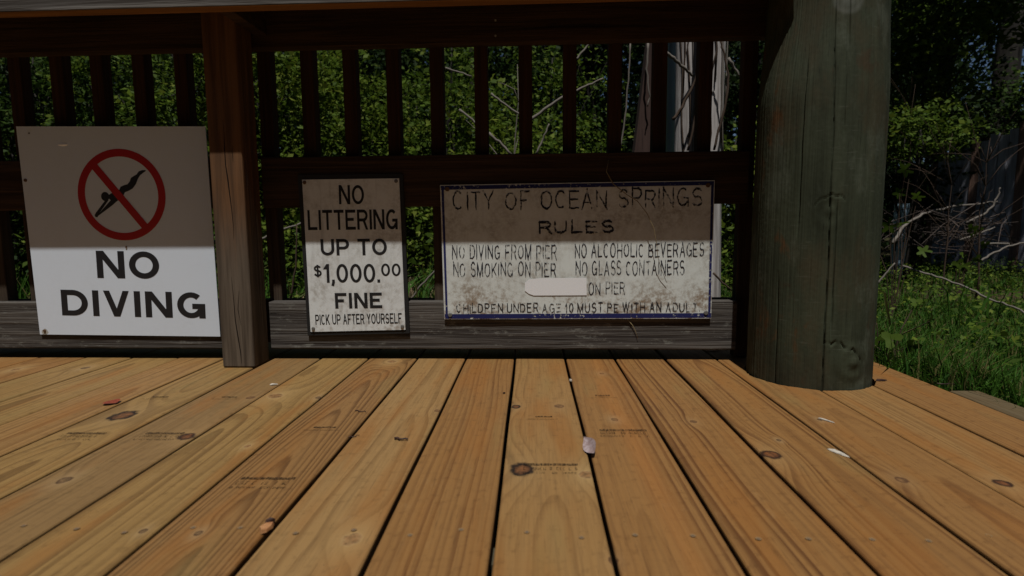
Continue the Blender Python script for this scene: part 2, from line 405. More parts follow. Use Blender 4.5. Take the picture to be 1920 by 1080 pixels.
# ================================================================== PILING
PC, PR = Vector((.70, 1.485)), .145
def piling():
    nT, nZ = 640, 420; z0, z1 = -.30, 1.30
    th = np.linspace(0, 2*np.pi, nT, endpoint=False); zz = np.linspace(z0, z1, nZ); T, Z = np.meshgrid(th, zz)
    r = PR+.0025*np.sin(2*T+1)+.0015*np.sin(3*T+Z*2)-.004*np.clip(Z-.3, 0, 2)
    tp = np.clip((Z-.66)/.26, 0, 1.6); lf = .5-.5*np.cos(T-1.15)
    r = r-(.010+.024*np.exp(-((T-3.75)/.75)**2))*tp*tp*(3-2*np.minimum(tp, 1))*.9
    def crack(tc, w, dep, a, b, amp, fr, ph):
        nonlocal r
        c = tc+amp*np.sin(Z*fr+ph)+amp*.6*np.sin(Z*fr*2.7+ph*2)+amp*.25*np.sin(Z*fr*9)
        fade = np.clip((Z-a)/.06, 0, 1)*np.clip((b-Z)/.06, 0, 1)
        r = r-dep*fade*np.exp(-((T-c)/w)**2)
    # theta measured from +X; the camera sees the side around -115 degrees (= 4.28 rad)
    def th_of(px, py):
        d = ray(px, py); a = d.x**2+d.y**2; b = -2*(d.x*PC.x+d.y*PC.y); cc = PC.x**2+PC.y**2-PR**2
        t = (-b-math.sqrt(max(b*b-4*a*cc, 0)))/2/a; q = CAM+d*t; return math.atan2(q.y-PC.y, q.x-PC.x) % (2*math.pi), q.z
    a, za = th_of(1549, 560); crack(a, .0085, .011, -.3, .50, .010, 7, 1)
    a, za = th_of(1562, 560); crack(a, .010, .010, .10, .46, .006, 8, 2)
    a, za = th_of(1563, 220); crack(a, .0075, .008, .40, 1.3, .016, 5, 0)
    a, za = th_of(1505, 250); crack(a, .008, .006, .35, .8, .01, 7, 3)
    a, za = th_of(1455, 650); crack(a, .010, .006, -.3, .28, .008, 9, 2)
    a, za = th_of(1600, 30); crack(a, .008, .007, .75, 1.3, .008, 6, 2)
    a, za = th_of(1590, 120); crack(a, .007, .005, .55, .95, .01, 5, 4)
    rs = np.random.default_rng(3)
    for k in range(60):
        tc = rs.uniform(3.0, 6.1); a0 = rs.uniform(-.1, .9); crack(tc, rs.uniform(.004, .008), rs.uniform(.0003, .0013), a0, a0+rs.uniform(.12, .5), .006, rs.uniform(4, 9), rs.uniform(0, 6))
    # knot with rings low on the right, with a curved split above it
    ka, kz = th_of(1600, 680); dx = (T-ka)*PR; dz = Z-kz; q = np.hypot(dx*1.0, dz*1.1)
    r = r+np.where(q < .07, .0016*np.cos(q/.0065)*np.exp(-(q/.05)**2), 0)+.006*np.exp(-(q/.035)**2)
    ca, cz = th_of(1548, 632); sp = cz-.012-((T-ca)*PR)**2*5.2; on = ((T-ca) > -.02)*((T-ca) < .62)
    r = r-on*.006*np.exp(-((Z-sp-.003*np.sin(T*23)-.002*np.sin(T*61))/.0026)**2)*(.55+.45*np.sin(T*37))
    ka, kz = th_of(1556, 395); dx = (T-ka)*PR; dz = Z-kz; q = np.hypot(dx, dz*.8)
    r = r+np.where(q < .04, .0012*np.cos(q/.005)*np.exp(-(q/.03)**2), 0)
    sp = kz+.035-((T-ka-.05)*PR)**2*14; on = (abs(T-ka) < .22); r = r-on*.0025*np.exp(-((Z-sp-.002*np.sin(T*41))/.002)**2)
    # rough short horizontal checks on the left side
    rn = np.random.default_rng(9); ns = rn.normal(size=(nZ, nT)); ns = (ns+np.roll(ns, 1, 1)+np.roll(ns, 2, 1)+np.roll(ns, 3, 1)+np.roll(ns, 4, 1))/5
    r = r+ns*.0002
    st = rn.normal(size=(1, nT)); r = r+st*.0003
    VV = np.stack([PC.x+r*np.cos(T), PC.y+r*np.sin(T), Z], -1).reshape(-1, 3)
    ii = np.arange(nZ-1)[:, None]*nT; j = np.arange(nT)[None]; a = (ii+j).ravel(); b = (ii+(j+1) % nT).ravel()
    F = np.stack([a, b, b+nT, a+nT], -1)
    M = Mat('piling_wood', .85, .15); x, y, z = M.coords(rnd=False)
    g1 = M.noise(M.sc(M.vec, (60, 60, 2.2)), 1, 4, .6, .5); g2 = M.noise(M.sc(M.vec, (160, 160, 7)), 1, 3, .6); big = M.noise(M.sc(M.vec, (9, 9, 4)), 1, 4, .6)
    col = M.mix((g1*.3+g2*.2+big*.5).ss(.26, .74), (.016, .019, .010), (.050, .058, .034))
    low = (z-.33+(big-.5)*.35).ss(.10, -.12)
    col = M.mix(low*.6, col, M.mix((g1*.4+big*.6).ss(.3, .7), (.018, .014, .008), (.064, .052, .030)))
    hz_ = M.noise(M.sc(M.vec, (22, 22, 190)), 1, 3, .6); vt_ = M.noise(M.sc(M.vec, (240, 240, 5)), 1, 3, .65)
    col = M.mix(hz_.ss(.58, .72)*big.ss(.45, .6)*.5, col, (.085, .09, .066)); col = M.mix(vt_.ss(.63, .70)*.6, col, (.008, .009, .006)); col = M.mix(M.noise(M.sc(M.vec, (7, 7, 3), (5, 1, 2)), 1, 5, .65).ss(.48, .66)*.5, col, (.055, .040, .020)); col = M.mix(M.noise(M.sc(M.vec, (11, 11, 5), (1, 4, 2)), 1, 5, .7).ss(.52, .68)*.5, col, (.085, .095, .068))
    col = M.mix(M.noise(M.sc(M.vec, (14, 14, 6)), 1, 4, .65).ss(.6, .72)*x.ss(.0, -.09)*.75, col, (.085, .036, .010))
    col = M.mix(M.noise(M.sc(M.vec, (16, 16, 7), (2, 3, 1)), 1, 4, .65).ss(.62, .72)*.45, col, (.05, .024, .011))
    # pale, worn knot at the top
    kt, kz2 = th_of(1600, -12); kx, ky = math.cos(kt)*PR, math.sin(kt)*PR
    q = ((x-kx)*(x-kx)+(y-ky)*(y-ky)+(z-(kz2+.3))*(z-(kz2+.3)))*(1/.042**2)
    rg = (q.op('SQRT')*14.0+big*3.0).op('SINE')*.18+g2*.6+.3
    col = M.mix(((q+(big-.5)*1.2).ss(1.1, .5)*rg*.8).clamp(), col, (.13, .135, .115))
    M.col(col); M.bump(g1*.3+g2*.5+big*.5, .5, .002)
    t = thing('timber_piling', 'thick round green-grey timber piling with cracks standing through the deck', 'piling', (PC.x, PC.y, z0))
    o = npmesh('timber', VV, F, M.m, t, (PC.x, PC.y, z0)); o.data.polygons.foreach_set('use_smooth', [True]*len(o.data.polygons))
piling()

# ================================================================== RAILING
RY = 1.630
rail = thing('wooden_railing', 'old brown wooden railing with square pickets and a deep top above the deck', 'railing', (-.84, 1.57, 0))
m_post = weathered('post_wood', (.120, .092, .066), (.042, .030, .020), 'z', warm=(.140, .066, .027), warm_z=.33, crack=.7, bump=.9, cross=34)
m_rail_low = weathered('grey_rail_wood', (.105, .093, .080), (.026, .021, .018), 'x', crack=.9, bump=1.0, cross=55, lich=(.15, .145, .125))
m_rail = weathered('brown_rail_wood', (.060, .033, .017), (.020, .010, .005), 'x', crack=.6, bump=.7, cross=40)
m_picket = weathered('picket_wood', (.07, .05, .032), (.026, .015, .009), 'z', warm=(.05, .021, .009), warm_z=.42, crack=.4, bump=.5, cross=60)
m_fascia = weathered('silvered_wood', (.13, .118, .105), (.045, .038, .032), 'x', crack=.7, bump=1.0, cross=30)
m_under = weathered('sheltered_wood', (.24, .105, .028), (.13, .055, .015), 'x', crack=.3, bump=.3, cross=40)
# post
post_o = MB().box((-.886, 1.526, .0015), (-.795, 1.616, .985), .004).build('post', m_post, rail)
# split down its front face, as a thin dark sliver of shadow inside the wood
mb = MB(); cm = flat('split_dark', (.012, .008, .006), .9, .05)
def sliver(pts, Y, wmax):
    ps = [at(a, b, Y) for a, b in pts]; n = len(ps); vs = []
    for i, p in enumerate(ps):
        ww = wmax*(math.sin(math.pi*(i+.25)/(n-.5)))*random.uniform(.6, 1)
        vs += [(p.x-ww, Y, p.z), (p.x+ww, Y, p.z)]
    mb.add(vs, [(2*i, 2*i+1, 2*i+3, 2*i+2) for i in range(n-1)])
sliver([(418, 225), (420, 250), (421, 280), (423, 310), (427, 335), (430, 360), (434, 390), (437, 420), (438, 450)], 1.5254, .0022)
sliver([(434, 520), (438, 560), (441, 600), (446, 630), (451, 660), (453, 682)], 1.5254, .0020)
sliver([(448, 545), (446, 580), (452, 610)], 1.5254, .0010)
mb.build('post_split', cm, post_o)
# rails, left and right of the post
for (x0, x1) in ((-2.6, -.890), (-.796, .566)):
    MB().box((x0, RY, .032), (x1, RY+.038, .173), .003).build('rail', m_rail_low, rail)
for (x0, x1) in ((-2.6, -.890), (-.796, .585)):
    MB().box((x0, RY, .448), (x1, RY+.038, .592), .003).build('rail', m_rail, rail)
MB().box((-2.6, RY, .893), (.80, RY+.038, 1.058), .003).build('rail', m_rail, rail)
MB().box((-2.6, RY+.0775, .036), (.60, RY+.1155, .170), .003).build('rail', m_rail, rail)  # unseen back rail, added to block slits of sun on the deck
# pickets
PK = []
x = -.8094+.019
px0 = [-.8094+.1256*i for i in range(12)]
px0[6:] = [-.0157-.038+.1263*i for i in range(5)]+[.573]
for xl in [-2.55+.1254*i for i in range(8)]+[-1.5604+.1256*i for i in range(5)]+px0:
    if -2.6 < xl < -1.60 or xl > -1.57:
        jit = random.uniform(-.002, .002); tall = xl > .56
        MB().box((xl+jit, RY+.0385, .002 if tall else .050), (xl+jit+.038, RY+.0765, 1.055), .002).build('picket', m_picket, rail)
# deep top: fascia board, brace to the post, boards across
o = MB().box((-2.6, 1.400, .920), (.60, 1.438, 1.058), .003).build('fascia_board', [m_fascia, m_under], rail)
for p in o.data.polygons:
    if p.normal.z < -.5: p.material_index = 1
MB().box((-.793, 1.4385, .926), (-.757, 1.6295, 1.02), .002).build('brace', m_rail, rail)
MB().box((-2.6, 1.398, 1.060), (.61, 1.548, 1.098), .004).build('top_board', m_fascia, rail)
MB().box((-2.6, 1.553, 1.060), (.66, 1.708, 1.098), .004).build('top_board', m_fascia, rail)
# nail heads
nm = flat('nail_steel', (.25, .24, .22), .4, .6)
for px, py in ((929, 38), (929, 67), (478, 49)):
    p = at(px, py, RY-.001); MB().tube([(p.x, RY+.002, p.z), (p.x, RY-.0015, p.z)], .003, .003, 8).build('nail_head', nm, rail)

# ================================================================== LETTERS
def arc(cx, cy, rx, ry, a0, a1, n=10): return [(cx+rx*math.cos(R(a0+(a1-a0)*i/n)), cy+ry*math.sin(R(a0+(a1-a0)*i/n))) for i in range(n+1)]
def L(*p): return list(p)
G = {'A': (1.0, [L((0, 0), (.5, 1)), L((.5, 1), (1, 0)), L((.22, .33), (.78, .33))]),
 'B': (.95, [L((0, 0), (0, 1)), L((0, 1), (.55, 1))+arc(.55, .76, .38, .24, 90, -90)+[(0, .52)], L((.5, .52))+arc(.58, .26, .42, .26, 90, -90)+[(0, 0)]]),
 'C': (1.0, [arc(.5, .5, .5, .5, 48, 312, 22)]),
 'D': (1.0, [L((0, 0), (0, 1)), L((0, 1), (.42, 1))+arc(.42, .5, .58, .5, 90, -90, 16)+[(0, 0)]]),
 'E': (.9, [L((0, 0), (0, 1)), L((0, 1), (1, 1)), L((0, .52), (.92, .52)), L((0, 0), (1, 0))]),
 'F': (.85, [L((0, 0), (0, 1)), L((0, 1), (1, 1)), L((0, .5), (.85, .5))]),
 'G': (1.05, [arc(.5, .5, .5, .5, 48, 330, 22), L((1, 0), (1, .45)), L((1, .45), (.55, .45))]),
 'H': (1.0, [L((0, 0), (0, 1)), L((1, 0), (1, 1)), L((0, .52), (1, .52))]),
 'I': (.0, [L((.5, 0), (.5, 1))]),
 'K': (1.0, [L((0, 0), (0, 1)), L((0, .36), (.95, 1)), L((.33, .6), (1, 0))]),
 'L': (.82, [L((0, 1), (0, 0)), L((0, 0), (1, 0))]),
 'M': (1.2, [L((0, 0), (0, 1)), L((0, 1), (.5, 0)), L((.5, 0), (1, 1)), L((1, 1), (1, 0))]),
 'N': (1.0, [L((0, 0), (0, 1)), L((0, 1), (1, 0)), L((1, 0), (1, 1))]),
 'O': (1.1, [arc(.5, .5, .5, .5, 90, 450, 32)]),
 'P': (.93, [L((0, 0), (0, 1)), L((0, 1), (.6, 1))+arc(.6, .72, .4, .28, 90, -90)+[(0, .44)]]),
 'R': (.98, [L((0, 0), (0, 1)), L((0, 1), (.6, 1))+arc(.6, .74, .38, .26, 90, -90)+[(0, .48)], L((.62, .48), (1, 0))]),
 'S': (.93, [arc(.5, .74, .46, .26, 25, 180, 8)[:-1]+arc(.5, .74, .48, .25, 180, 265, 6)+arc(.5, .26, .5, .26, 85, -160, 14)]),
 'T': (.88, [L((.5, 0), (.5, 1)), L((0, 1), (1, 1))]),
 'U': (1.0, [L((0, 1), (0, .4))+arc(.5, .36, .5, .36, 180, 360, 14)+[(1, 1)]]),
 'V': (.95, [L((0, 1), (.5, 0)), L((.5, 0), (1, 1))]),
 'W': (1.4, [L((0, 1), (.25, 0)), L((.25, 0), (.5, 1)), L((.5, 1), (.75, 0)), L((.75, 0), (1, 1))]),
 'Y': (.95, [L((0, 1), (.5, .45)), L((1, 1), (.5, .45)), L((.5, .45), (.5, 0))]),
 '0': (.8, [arc(.5, .5, .5, .5, 90, 450, 28)]),
 '1': (.35, [L((.85, 0), (.85, 1)), L((.85, .97), (0, .72))]),
 '$': (.8, [arc(.5, .72, .44, .2, 25, 265, 14)+arc(.5, .3, .48, .22, 85, -160, 14), L((.5, -.06), (.5, 1.06))]),
 ',': (.0, [L((.5, .08), (.5, -.08))]), '.': (.0, [L((.5, -.06), (.5, .06))])}
def layout(txt, wx, gap, space):
    x = 0; out = []
    for ch in txt:
        if ch == ' ': x += space; continue
        wd = G[ch][0]*.72+wx if G[ch][0] > 0 else wx
        out.append((ch, x, wd)); x += wd+gap
    return out, x-gap
def lettering(txt, bl, br, height, wx, wy, base, parent, mat, gap=.14, space=.38, rough=0.0, seed=0, skip=.0, lift=.0005):
    """bl, br: sign-plane (u,v) points of the baseline's ends; height in metres"""
    lay, tot = layout(txt, wx, gap, space); bl, br = Vector(bl), Vector(br); ln = (br-bl).length
    ex = (br-bl).normalized(); ey = Vector((-ex.y, ex.x)); sx = ln/tot
    rs = random.Random(seed); mb = MB(); k = 0
    for ch, x0, wd in lay:
        jx, jy, js = (rs.uniform(-1, 1)*rough*.05, rs.uniform(-1, 1)*rough*.05, 1+rs.uniform(-1, 1)*rough*.08)
        for st in G[ch][1]:
            if rough and rs.random() < skip: continue
            narrow = G[ch][0] == 0
            P = [Vector((x0+wx/2+(q[0]*(wd-wx) if not narrow else 0), (wy/2+q[1]*(1-wy)))) for q in st]
            if ch == ',' : P = [Vector((x0+wx/2, wy*1.15)), Vector((x0+wx/2, .02)), Vector((x0+wx*.15, -.17))]
            if ch == ',': pass
            elif ch == '.': P = [Vector((x0+wx/2, 0)), Vector((x0+wx/2, wy*1.15))]
            else:
                for e, f in ((0, 1), (-1, -2)):
                    d = (P[e]-P[f]).normalized(); q = st[e]
                    vert = abs(d.y) > .3 and q[1] in (0, 1); hor = abs(d.x) > .9 and (q[0] in (0, 1))
                    if vert: P[e] = P[e]+d*(wy/2/abs(d.y)+(.03 if abs(d.x) > .1 else 0))
                    elif hor: P[e] = P[e]+d*wx/2
                    elif rough: P[e] = P[e]+d*.04*rs.uniform(-1, 1.2)
            if rough:
                Q = []
                for a, b in zip(P[:-1], P[1:]):
                    nn = max(1, int((b-a).length/.18)); Q += [a+(b-a)*i/nn for i in range(nn)]
                P = Q+[P[-1]]; P = [p+Vector((rs.uniform(-1, 1), rs.uniform(-1, 1)))*rough*.03 for p in P]
            if not rough and len(st) == 2 and st[0][0] != st[1][0] and st[0][1] != st[1][1]:
                (xa, ya), (xb, yb) = st; dxx = abs(xb-xa)*(wd-wx); hx = wx/2*math.hypot(1, dxx/max(abs(yb-ya), .1))*.93; vs = []
                for qx, qy in st:
                    cx_ = hx if qx == 0 else (wd-hx if qx == 1 else wx/2+qx*(wd-wx)); yy_ = qy
                    if ch == 'W' and qx in (.25, .75, .5): cx_ = wx/2+qx*(wd-wx)
                    for sg in (-1, 1):
                        w_ = bl+ex*((x0+cx_+sg*hx)*sx)+ey*(yy_*height); vs.append((w_.x, base-lift-k*4e-6, w_.y))
                k += 1; mb.add(vs, [(0, 1, 3, 2)]); continue
            vs = []; n = len(P); closed = (P[0]-P[-1]).length < 1e-3
            for i, p in enumerate(P):
                a = P[i-1] if i > 0 else (P[-2] if closed else P[0]); b = P[i+1] if i < n-1 else (P[1] if closed else P[-1])
                t = (b-a).normalized(); nr = Vector((-t.y, t.x)); hw = rs.uniform(1-.45*rough, 1+.35*rough) if rough else 1
                if not closed and rough and i in (0, n-1): hw *= .6
                for sg in (-1, 1):
                    q = p+Vector((nr.x*wx/2, nr.y*wy/2))*sg*hw
                    if not rough and ch not in ',.$': q.y = min(max(q.y, 0), 1)
                    q = Vector(((q.x+jx)*sx, (q.y*js+jy)*height)); w_ = bl+ex*q.x+ey*q.y
                    vs.append((w_.x, base-lift-k*4e-6, w_.y))
            k += 1
            mb.add(vs, [(2*i, 2*i+1, 2*i+3, 2*i+2) for i in range(n-1)])
    return mb.build('lettering', mat, parent)
def uv(px, py, Y):
    p = at(px, py, Y); return (p.x, p.z)

# ------------------------------------------------------------------ sign materials
def sign_face(name, base, dirt, amt, streak=0, rust=0, zspan=None):
    M = Mat(name, .38 if amt < .2 else .7, .45 if amt < .2 else .2); x, y, z = M.coords(rnd=False); col = base
    a = M.noise(M.vec, 9, 5, .65); b = M.noise(M.vec, 70, 5, .7); c = M.noise(M.vec, 230, 3, .7)
    col = M.mix((a.ss(.35, .75)*b.ss(.3, .7)*amt*1.3).clamp(), base, dirt)
    col = M.mix((c.ss(.62, .75)*amt*.55).clamp(), col, tuple(q*.5 for q in dirt))
    if streak:
        s_ = M.noise(M.sc(M.vec, (60, 60, 5)), 1, 4, .6).ss(.52, .75)
        col = M.mix(s_*streak, col, tuple(q*.7 for q in dirt))
    if rust:
        low = z.ss(.20, .03) if zspan is None else z.ss(zspan[1], zspan[0])
        col = M.mix(((b*.6+a*.5).ss(.52, .70)*low*rust).clamp(), col, (.20, .13, .075))
        col = M.mix((M.noise(M.vec, 120, 4, .75).ss(.64, .72)*low*rust).clamp(), col, (.07, .045, .03))
    M.col(col); return M.m
def worn_paint(name, c, lo, hi, scale=90, minf=.0):
    M = Mat(name, .6, .2); M.coords(); k = M.noise(M.vec, scale, 4, .65)*.6+M.noise(M.vec, 14, 3, .5)*.4; f = k.ss(lo, hi)*(1-minf)+minf; M.col(c)
    tr = M.nt.nodes.new('ShaderNodeBsdfTransparent'); ms = M.nt.nodes.new('ShaderNodeMixShader')
    M.nt.links.new(f.k, ms.inputs[0]); M.nt.links.new(M.b.outputs[0], ms.inputs[2]); M.nt.links.new(tr.outputs[0], ms.inputs[1])
    M.nt.links.new(ms.outputs[0], M.nt.nodes['Material Output'].inputs['Surface']); return M.m
ink_black = Mat('sign_black', .45, .4).col((.012, .012, .014)).m
red = Mat('sign_red', .45, .4).col((.36, .008, .006)).m
rust_m = flat('rusty_screw', (.10, .055, .03), .8, .2); grey_bolt = flat('bolt_head', (.12, .115, .105), .5, .5)

def panel(corners, Y0, Y1, name, mat, parent):
    """thin board: its corners (u,v) clockwise from top left, front plane Y0, back plane Y1"""
    vs = [(u, Y0, v) for u, v in corners]+[(u, Y1, v) for u, v in corners]
    return MB().add(vs, [(3, 2, 1, 0), (4, 5, 6, 7), (0, 1, 5, 4), (1, 2, 6, 5), (2, 3, 7, 6), (3, 0, 4, 7)]).build(name, mat, parent)
def screw(parent, px, py, Y, r=.005, mat=None, name='screw'):
    p = at(px, py, Y); return MB().tube([(p.x, Y+.004, p.z), (p.x, Y-.0015, p.z), (p.x, Y-.003, p.z)], r, r*.7, 12).build(name, mat or rust_m, parent)

# ------------------------------------------------------------------ NO DIVING
YL = 1.624
sg = thing('no_diving_sign', 'large clean white sign reading NO DIVING with a red crossed-out diver', 'sign', (-1.23, YL, .075))
cn = [uv(30, 237, YL), uv(385, 237, YL), uv(413, 631, YL), uv(75, 627, YL)]
panel(cn, YL, YL+.003, 'sign_panel', sign_face('white_enamel', (.595, .645, .71), (.40, .40, .38), .10), sg)
u0, u1 = Vector(uv(183, 521, YL)), Vector(uv(300, 523, YL)); hh = uv(183, 470, YL)[1]-u0.y
lettering('NO', u0, u1, hh, .215, .20, YL, sg, ink_black, gap=.15)
u0, u1 = Vector(uv(117, 591, YL)), Vector(uv(386, 597, YL)); hh = uv(113, 543, YL)[1]-u0.y
lettering('DIVING', u0, u1, hh, .22, .20, YL, sg, ink_black, gap=.17)
# ring and bar
def zq(x, y): return uv(120+x*.19452, 260+y*.19444, YL)
Cc = Vector(((zq(140, 500)[0]+zq(972, 570)[0])/2, (zq(530, 88)[1]+zq(600, 990)[1])/2))
ro = ((zq(972, 570)[0]-zq(140, 500)[0])+(zq(530, 88)[1]-zq(600, 990)[1]))/4; ri = ro*.835
mb = MB(); n = 72
vs = [(Cc.x+rr*math.cos(i*2*math.pi/n), YL-.0006, Cc.y+rr*math.sin(i*2*math.pi/n)) for i in range(n) for rr in (ro, ri)]
mb.add(vs, [(2*i, 2*i+1, (2*i+3) % (2*n), (2*i+2) % (2*n)) for i in range(n)])
a, b = Vector(zq(290, 262)), Vector(zq(785, 850)); d = (b-a).normalized(); nn = Vector((-d.y, d.x))*ro*.082
a, b = a-d*.004, b+d*.004
mb.add([(q.x, YL-.0009, q.y) for q in (a-nn, a+nn, b+nn, b-nn)], [(0, 1, 2, 3)]); mb.build('prohibition_ring', red, sg)
body = [(790, 312), (768, 327), (735, 352), (712, 390), (695, 437), (664, 480), (622, 504), (588, 517), (575, 545), (548, 578), (505, 608), (470, 640), (400, 693), (330, 745), (324, 758), (303, 755), (296, 737),
        (310, 712), (402, 590), (430, 594), (345, 714), (450, 594), (428, 570), (428, 545), (462, 524), (500, 522), (535, 492), (546, 464), (580, 448), (613, 440), (635, 410), (645, 378), (680, 356), (700, 345), (720, 316), (752, 304), (785, 302)]
mb = MB(); mb.poly([(*zq(*p)[:1], YL-.0004, zq(*p)[1]) for p in body]); hc = zq(398, 558); mb.poly([(hc[0]+.0125*math.cos(i*.3927), YL-.00043, hc[1]+.0135*math.sin(i*.3927)) for i in range(16)])
mb.build('diver_symbol', ink_black, sg)
screw(sg, 48, 338, YL, .0055); screw(sg, 84, 620, YL, .005); screw(sg, 237, 463, YL, .003); screw(sg, 55, 250, YL, .002)
mb = MB(); p = at(84, 622, YL-.0003); mb.poly([(p.x+.012*math.cos(i)*random.uniform(.6, 1), YL-.0003, p.z+.010*math.sin(i)*random.uniform(.6, 1)) for i in np.arange(0, 6.2, .5)])
mb.build('paint_chip', flat('chipped_paint', (.34, .32, .28)), sg)
# dent, its glint put in as a paler glossy colour
mb = MB(); p = at(118, 271, YL); vs = [(p.x, YL-.004, p.z)]+[(p.x+.016*math.cos(i*.3927), YL-.0002, p.z+.0045*math.sin(i*.3927)) for i in range(16)]
mb.add(vs, [(0, 1+i, 1+(i+1) % 16) for i in range(16)]); mb.build('dent', flat('glint_enamel', (.85, .86, .88), .12, .9), sg, smooth=True)

# ------------------------------------------------------------------ NO LITTERING
YM = 1.622
sg = thing('no_littering_sign', 'dirty white NO LITTERING sign in a black frame, 1,000 dollar fine', 'sign', (-.53, YM, .075))
outer = [uv(558, 328, YM), uv(755, 326, YM), uv(768, 625, YM), uv(577, 629, YM)]
fw, fh = .0125, .0135
panel(outer, YM+.0005, YM+.006, 'backing_board', flat('black_board', (.012, .012, .012), .6), sg)
inn = [uv(567, 337, YM), uv(748.5, 334.5, YM), uv(760.5, 618, YM), uv(583, 622, YM)]
panel(inn, YM-.0022, YM, 'sign_panel', sign_face('stained_white', (.63, .645, .63), (.31, .29, .25), .70, streak=.30, rust=.4, zspan=(.0, .22)), sg)
YF = YM-.0022
wornk = worn_paint('worn_black', (.016, .015, .015), .16, .34, 160, .35)
def line(txt, x0, yb0, x1, yb1, ytop, wx, wy, parent, Y, mat, **kw):
    a, b = Vector(uv(x0, yb0, Y)), Vector(uv(x1, yb1, Y)); h = uv(x0, ytop, Y)[1]-a.y
    return lettering(txt, a, b, h, wx, wy, Y, parent, mat, **kw)
line('NO', 636, 383, 683, 383, 347, .19, .15, sg, YF, wornk)
line('LITTERING', 578, 431.5, 746, 430, 394, .19, .15, sg, YF, wornk, gap=.13)
line('UP TO', 602, 479, 726, 478, 448.5, .2, .17, sg, YF, wornk, gap=.14, space=.42)
line('$', 588.5, 520, 604, 520, 496, .17, .14, sg, YF, wornk)
line('1,000.', 607, 530, 713, 529.5, 495, .18, .14, sg, YF, wornk, gap=.12)
line('00', 715, 517.5, 751.5, 517.5, 494, .18, .15, sg, YF, wornk, gap=.14)
line('FINE', 629, 578.5, 717, 577.5, 549.5, .22, .19, sg, YF, wornk, gap=.16)
line('PICK UP AFTER YOURSELF', 592, 609, 754, 606, 590, .20, .13, sg, YF, wornk, gap=.14, space=.42)
for px, py, m_ in ((571, 342, rust_m), (742.5, 339.5, grey_bolt), (587.5, 616, grey_bolt), (754.5, 612, grey_bolt)): screw(sg, px, py, YF, .006, m_)

# ------------------------------------------------------------------ CITY RULES
YR = 1.621
sg = thing('pier_rules_sign', 'weathered hand-painted white sign of city pier rules with chipped blue border', 'sign', (.106, YR, .12))
cn = [uv(825, 347, YR), uv(1340, 338, YR), uv(1333.5, 597, YR), uv(833, 598.5, YR)]
panel(cn, YR, YR+.008, 'sign_panel', sign_face('old_white_paint', (.585, .61, .575), (.27, .24, .19), .85, streak=.15, rust=1.0, zspan=(.0, .17)), sg)
blue = worn_paint('chipped_blue', (.014, .017, .085), .38, .46, 110)
mb = MB(); e = 5e-4
def ub(px, py): p = uv(px, py, YR); return (p[0], YR-e, p[1])
T_ = [(827, 349), (1338, 340)]; B_ = [(835, 596.5), (1332, 595)]
mb.add([ub(826, 348.5), ub(1339, 339.5), ub(1338.5, 347), ub(826.5, 356)], [(3, 2, 1, 0)])
mb.add([ub(834, 589), ub(1333.5, 587), ub(1333.2, 595.5), ub(834, 597.5)], [(3, 2, 1, 0)])
e = 4.5e-4
mb.add([ub(827.5, 350), ub(832, 350), ub(840, 595), ub(836, 595)], [(3, 2, 1, 0)])
mb.add([ub(1333.5, 342), ub(1338.5, 342), ub(1332, 593), ub(1327.5, 593)], [(3, 2, 1, 0)])
mb.build('painted_border', blue, sg)
hp = worn_paint('hand_painted_black', (.016, .016, .024), .39, .52, 100)
hp2 = worn_paint('faded_black', (.026, .024, .026), .36, .50, 110)
kw = dict(rough=.8, lift=.0007)
line('CITY OF OCEAN SPRINGS', 850, 395, 1316, 388, 359, .11, .11, sg, YR, hp, gap=.22, space=.62, seed=1, **kw)
line('RULES', 1009, 440, 1150, 436.5, 414, .13, .19, sg, YR, hp, gap=.22, seed=2, **kw)
line('NO DIVING FROM PIER', 848, 486, 1044, 486, 459, .16, .10, sg, YR, hp, gap=.22, space=.62, seed=3, **kw)
line('NO ALCOHOLIC BEVERAGES', 1078, 483, 1320, 481, 457, .16, .10, sg, YR, hp, gap=.22, space=.55, seed=4, **kw)
line('NO SMOKING ON PIER', 850, 519, 1042, 518, 492, .16, .10, sg, YR, hp, gap=.22, space=.6, seed=5, **kw)
line('NO GLASS CONTAINERS', 1079, 517, 1283, 515, 490, .16, .10, sg, YR, hp, gap=.22, space=.55, seed=6, **kw)
line('ON PIER', 1103.5, 553, 1172, 552, 529, .16, .10, sg, YR, hp, gap=.22, space=.6, seed=7, **kw)
line('CHILDREN UNDER AGE 10 MUST BE WITH AN ADULT.', 856, 587, 1312, 584.5, 569.5, .17, .13, sg, YR, hp2, gap=.26, space=.42, seed=8, rough=.9, skip=.04, lift=.0007)
for px, py in ((838.5, 354.5), (1327.5, 347), (844, 590.5), (1323.5, 586.5)): screw(sg, px, py, YR, .0075, grey_bolt if py > 500 else rust_m)
# torn reflective strip stuck over old words
Mt = Mat('reflective_tape', .35, .5); x, y, z = Mt.coords(); k = ((x+z)*1400.0).op('SINE')*((x-z)*1400.0).op('SINE')
Mt.col(Mt.mix(k.ss(-.4, .6), (.66, .66, .66), (.84, .84, .84))); 
mb = MB(); mb.poly([(*uv(a, b, YR)[:1], YR-.0016, uv(a, b, YR)[1]) for a, b in ((984.5, 530), (992, 523.5), (1012, 521.5), (1099.5, 520.5), (1100, 553.5), (1001, 554), (992, 551), (984, 545))])
mb.build('tape_strip', Mt.m, sg)

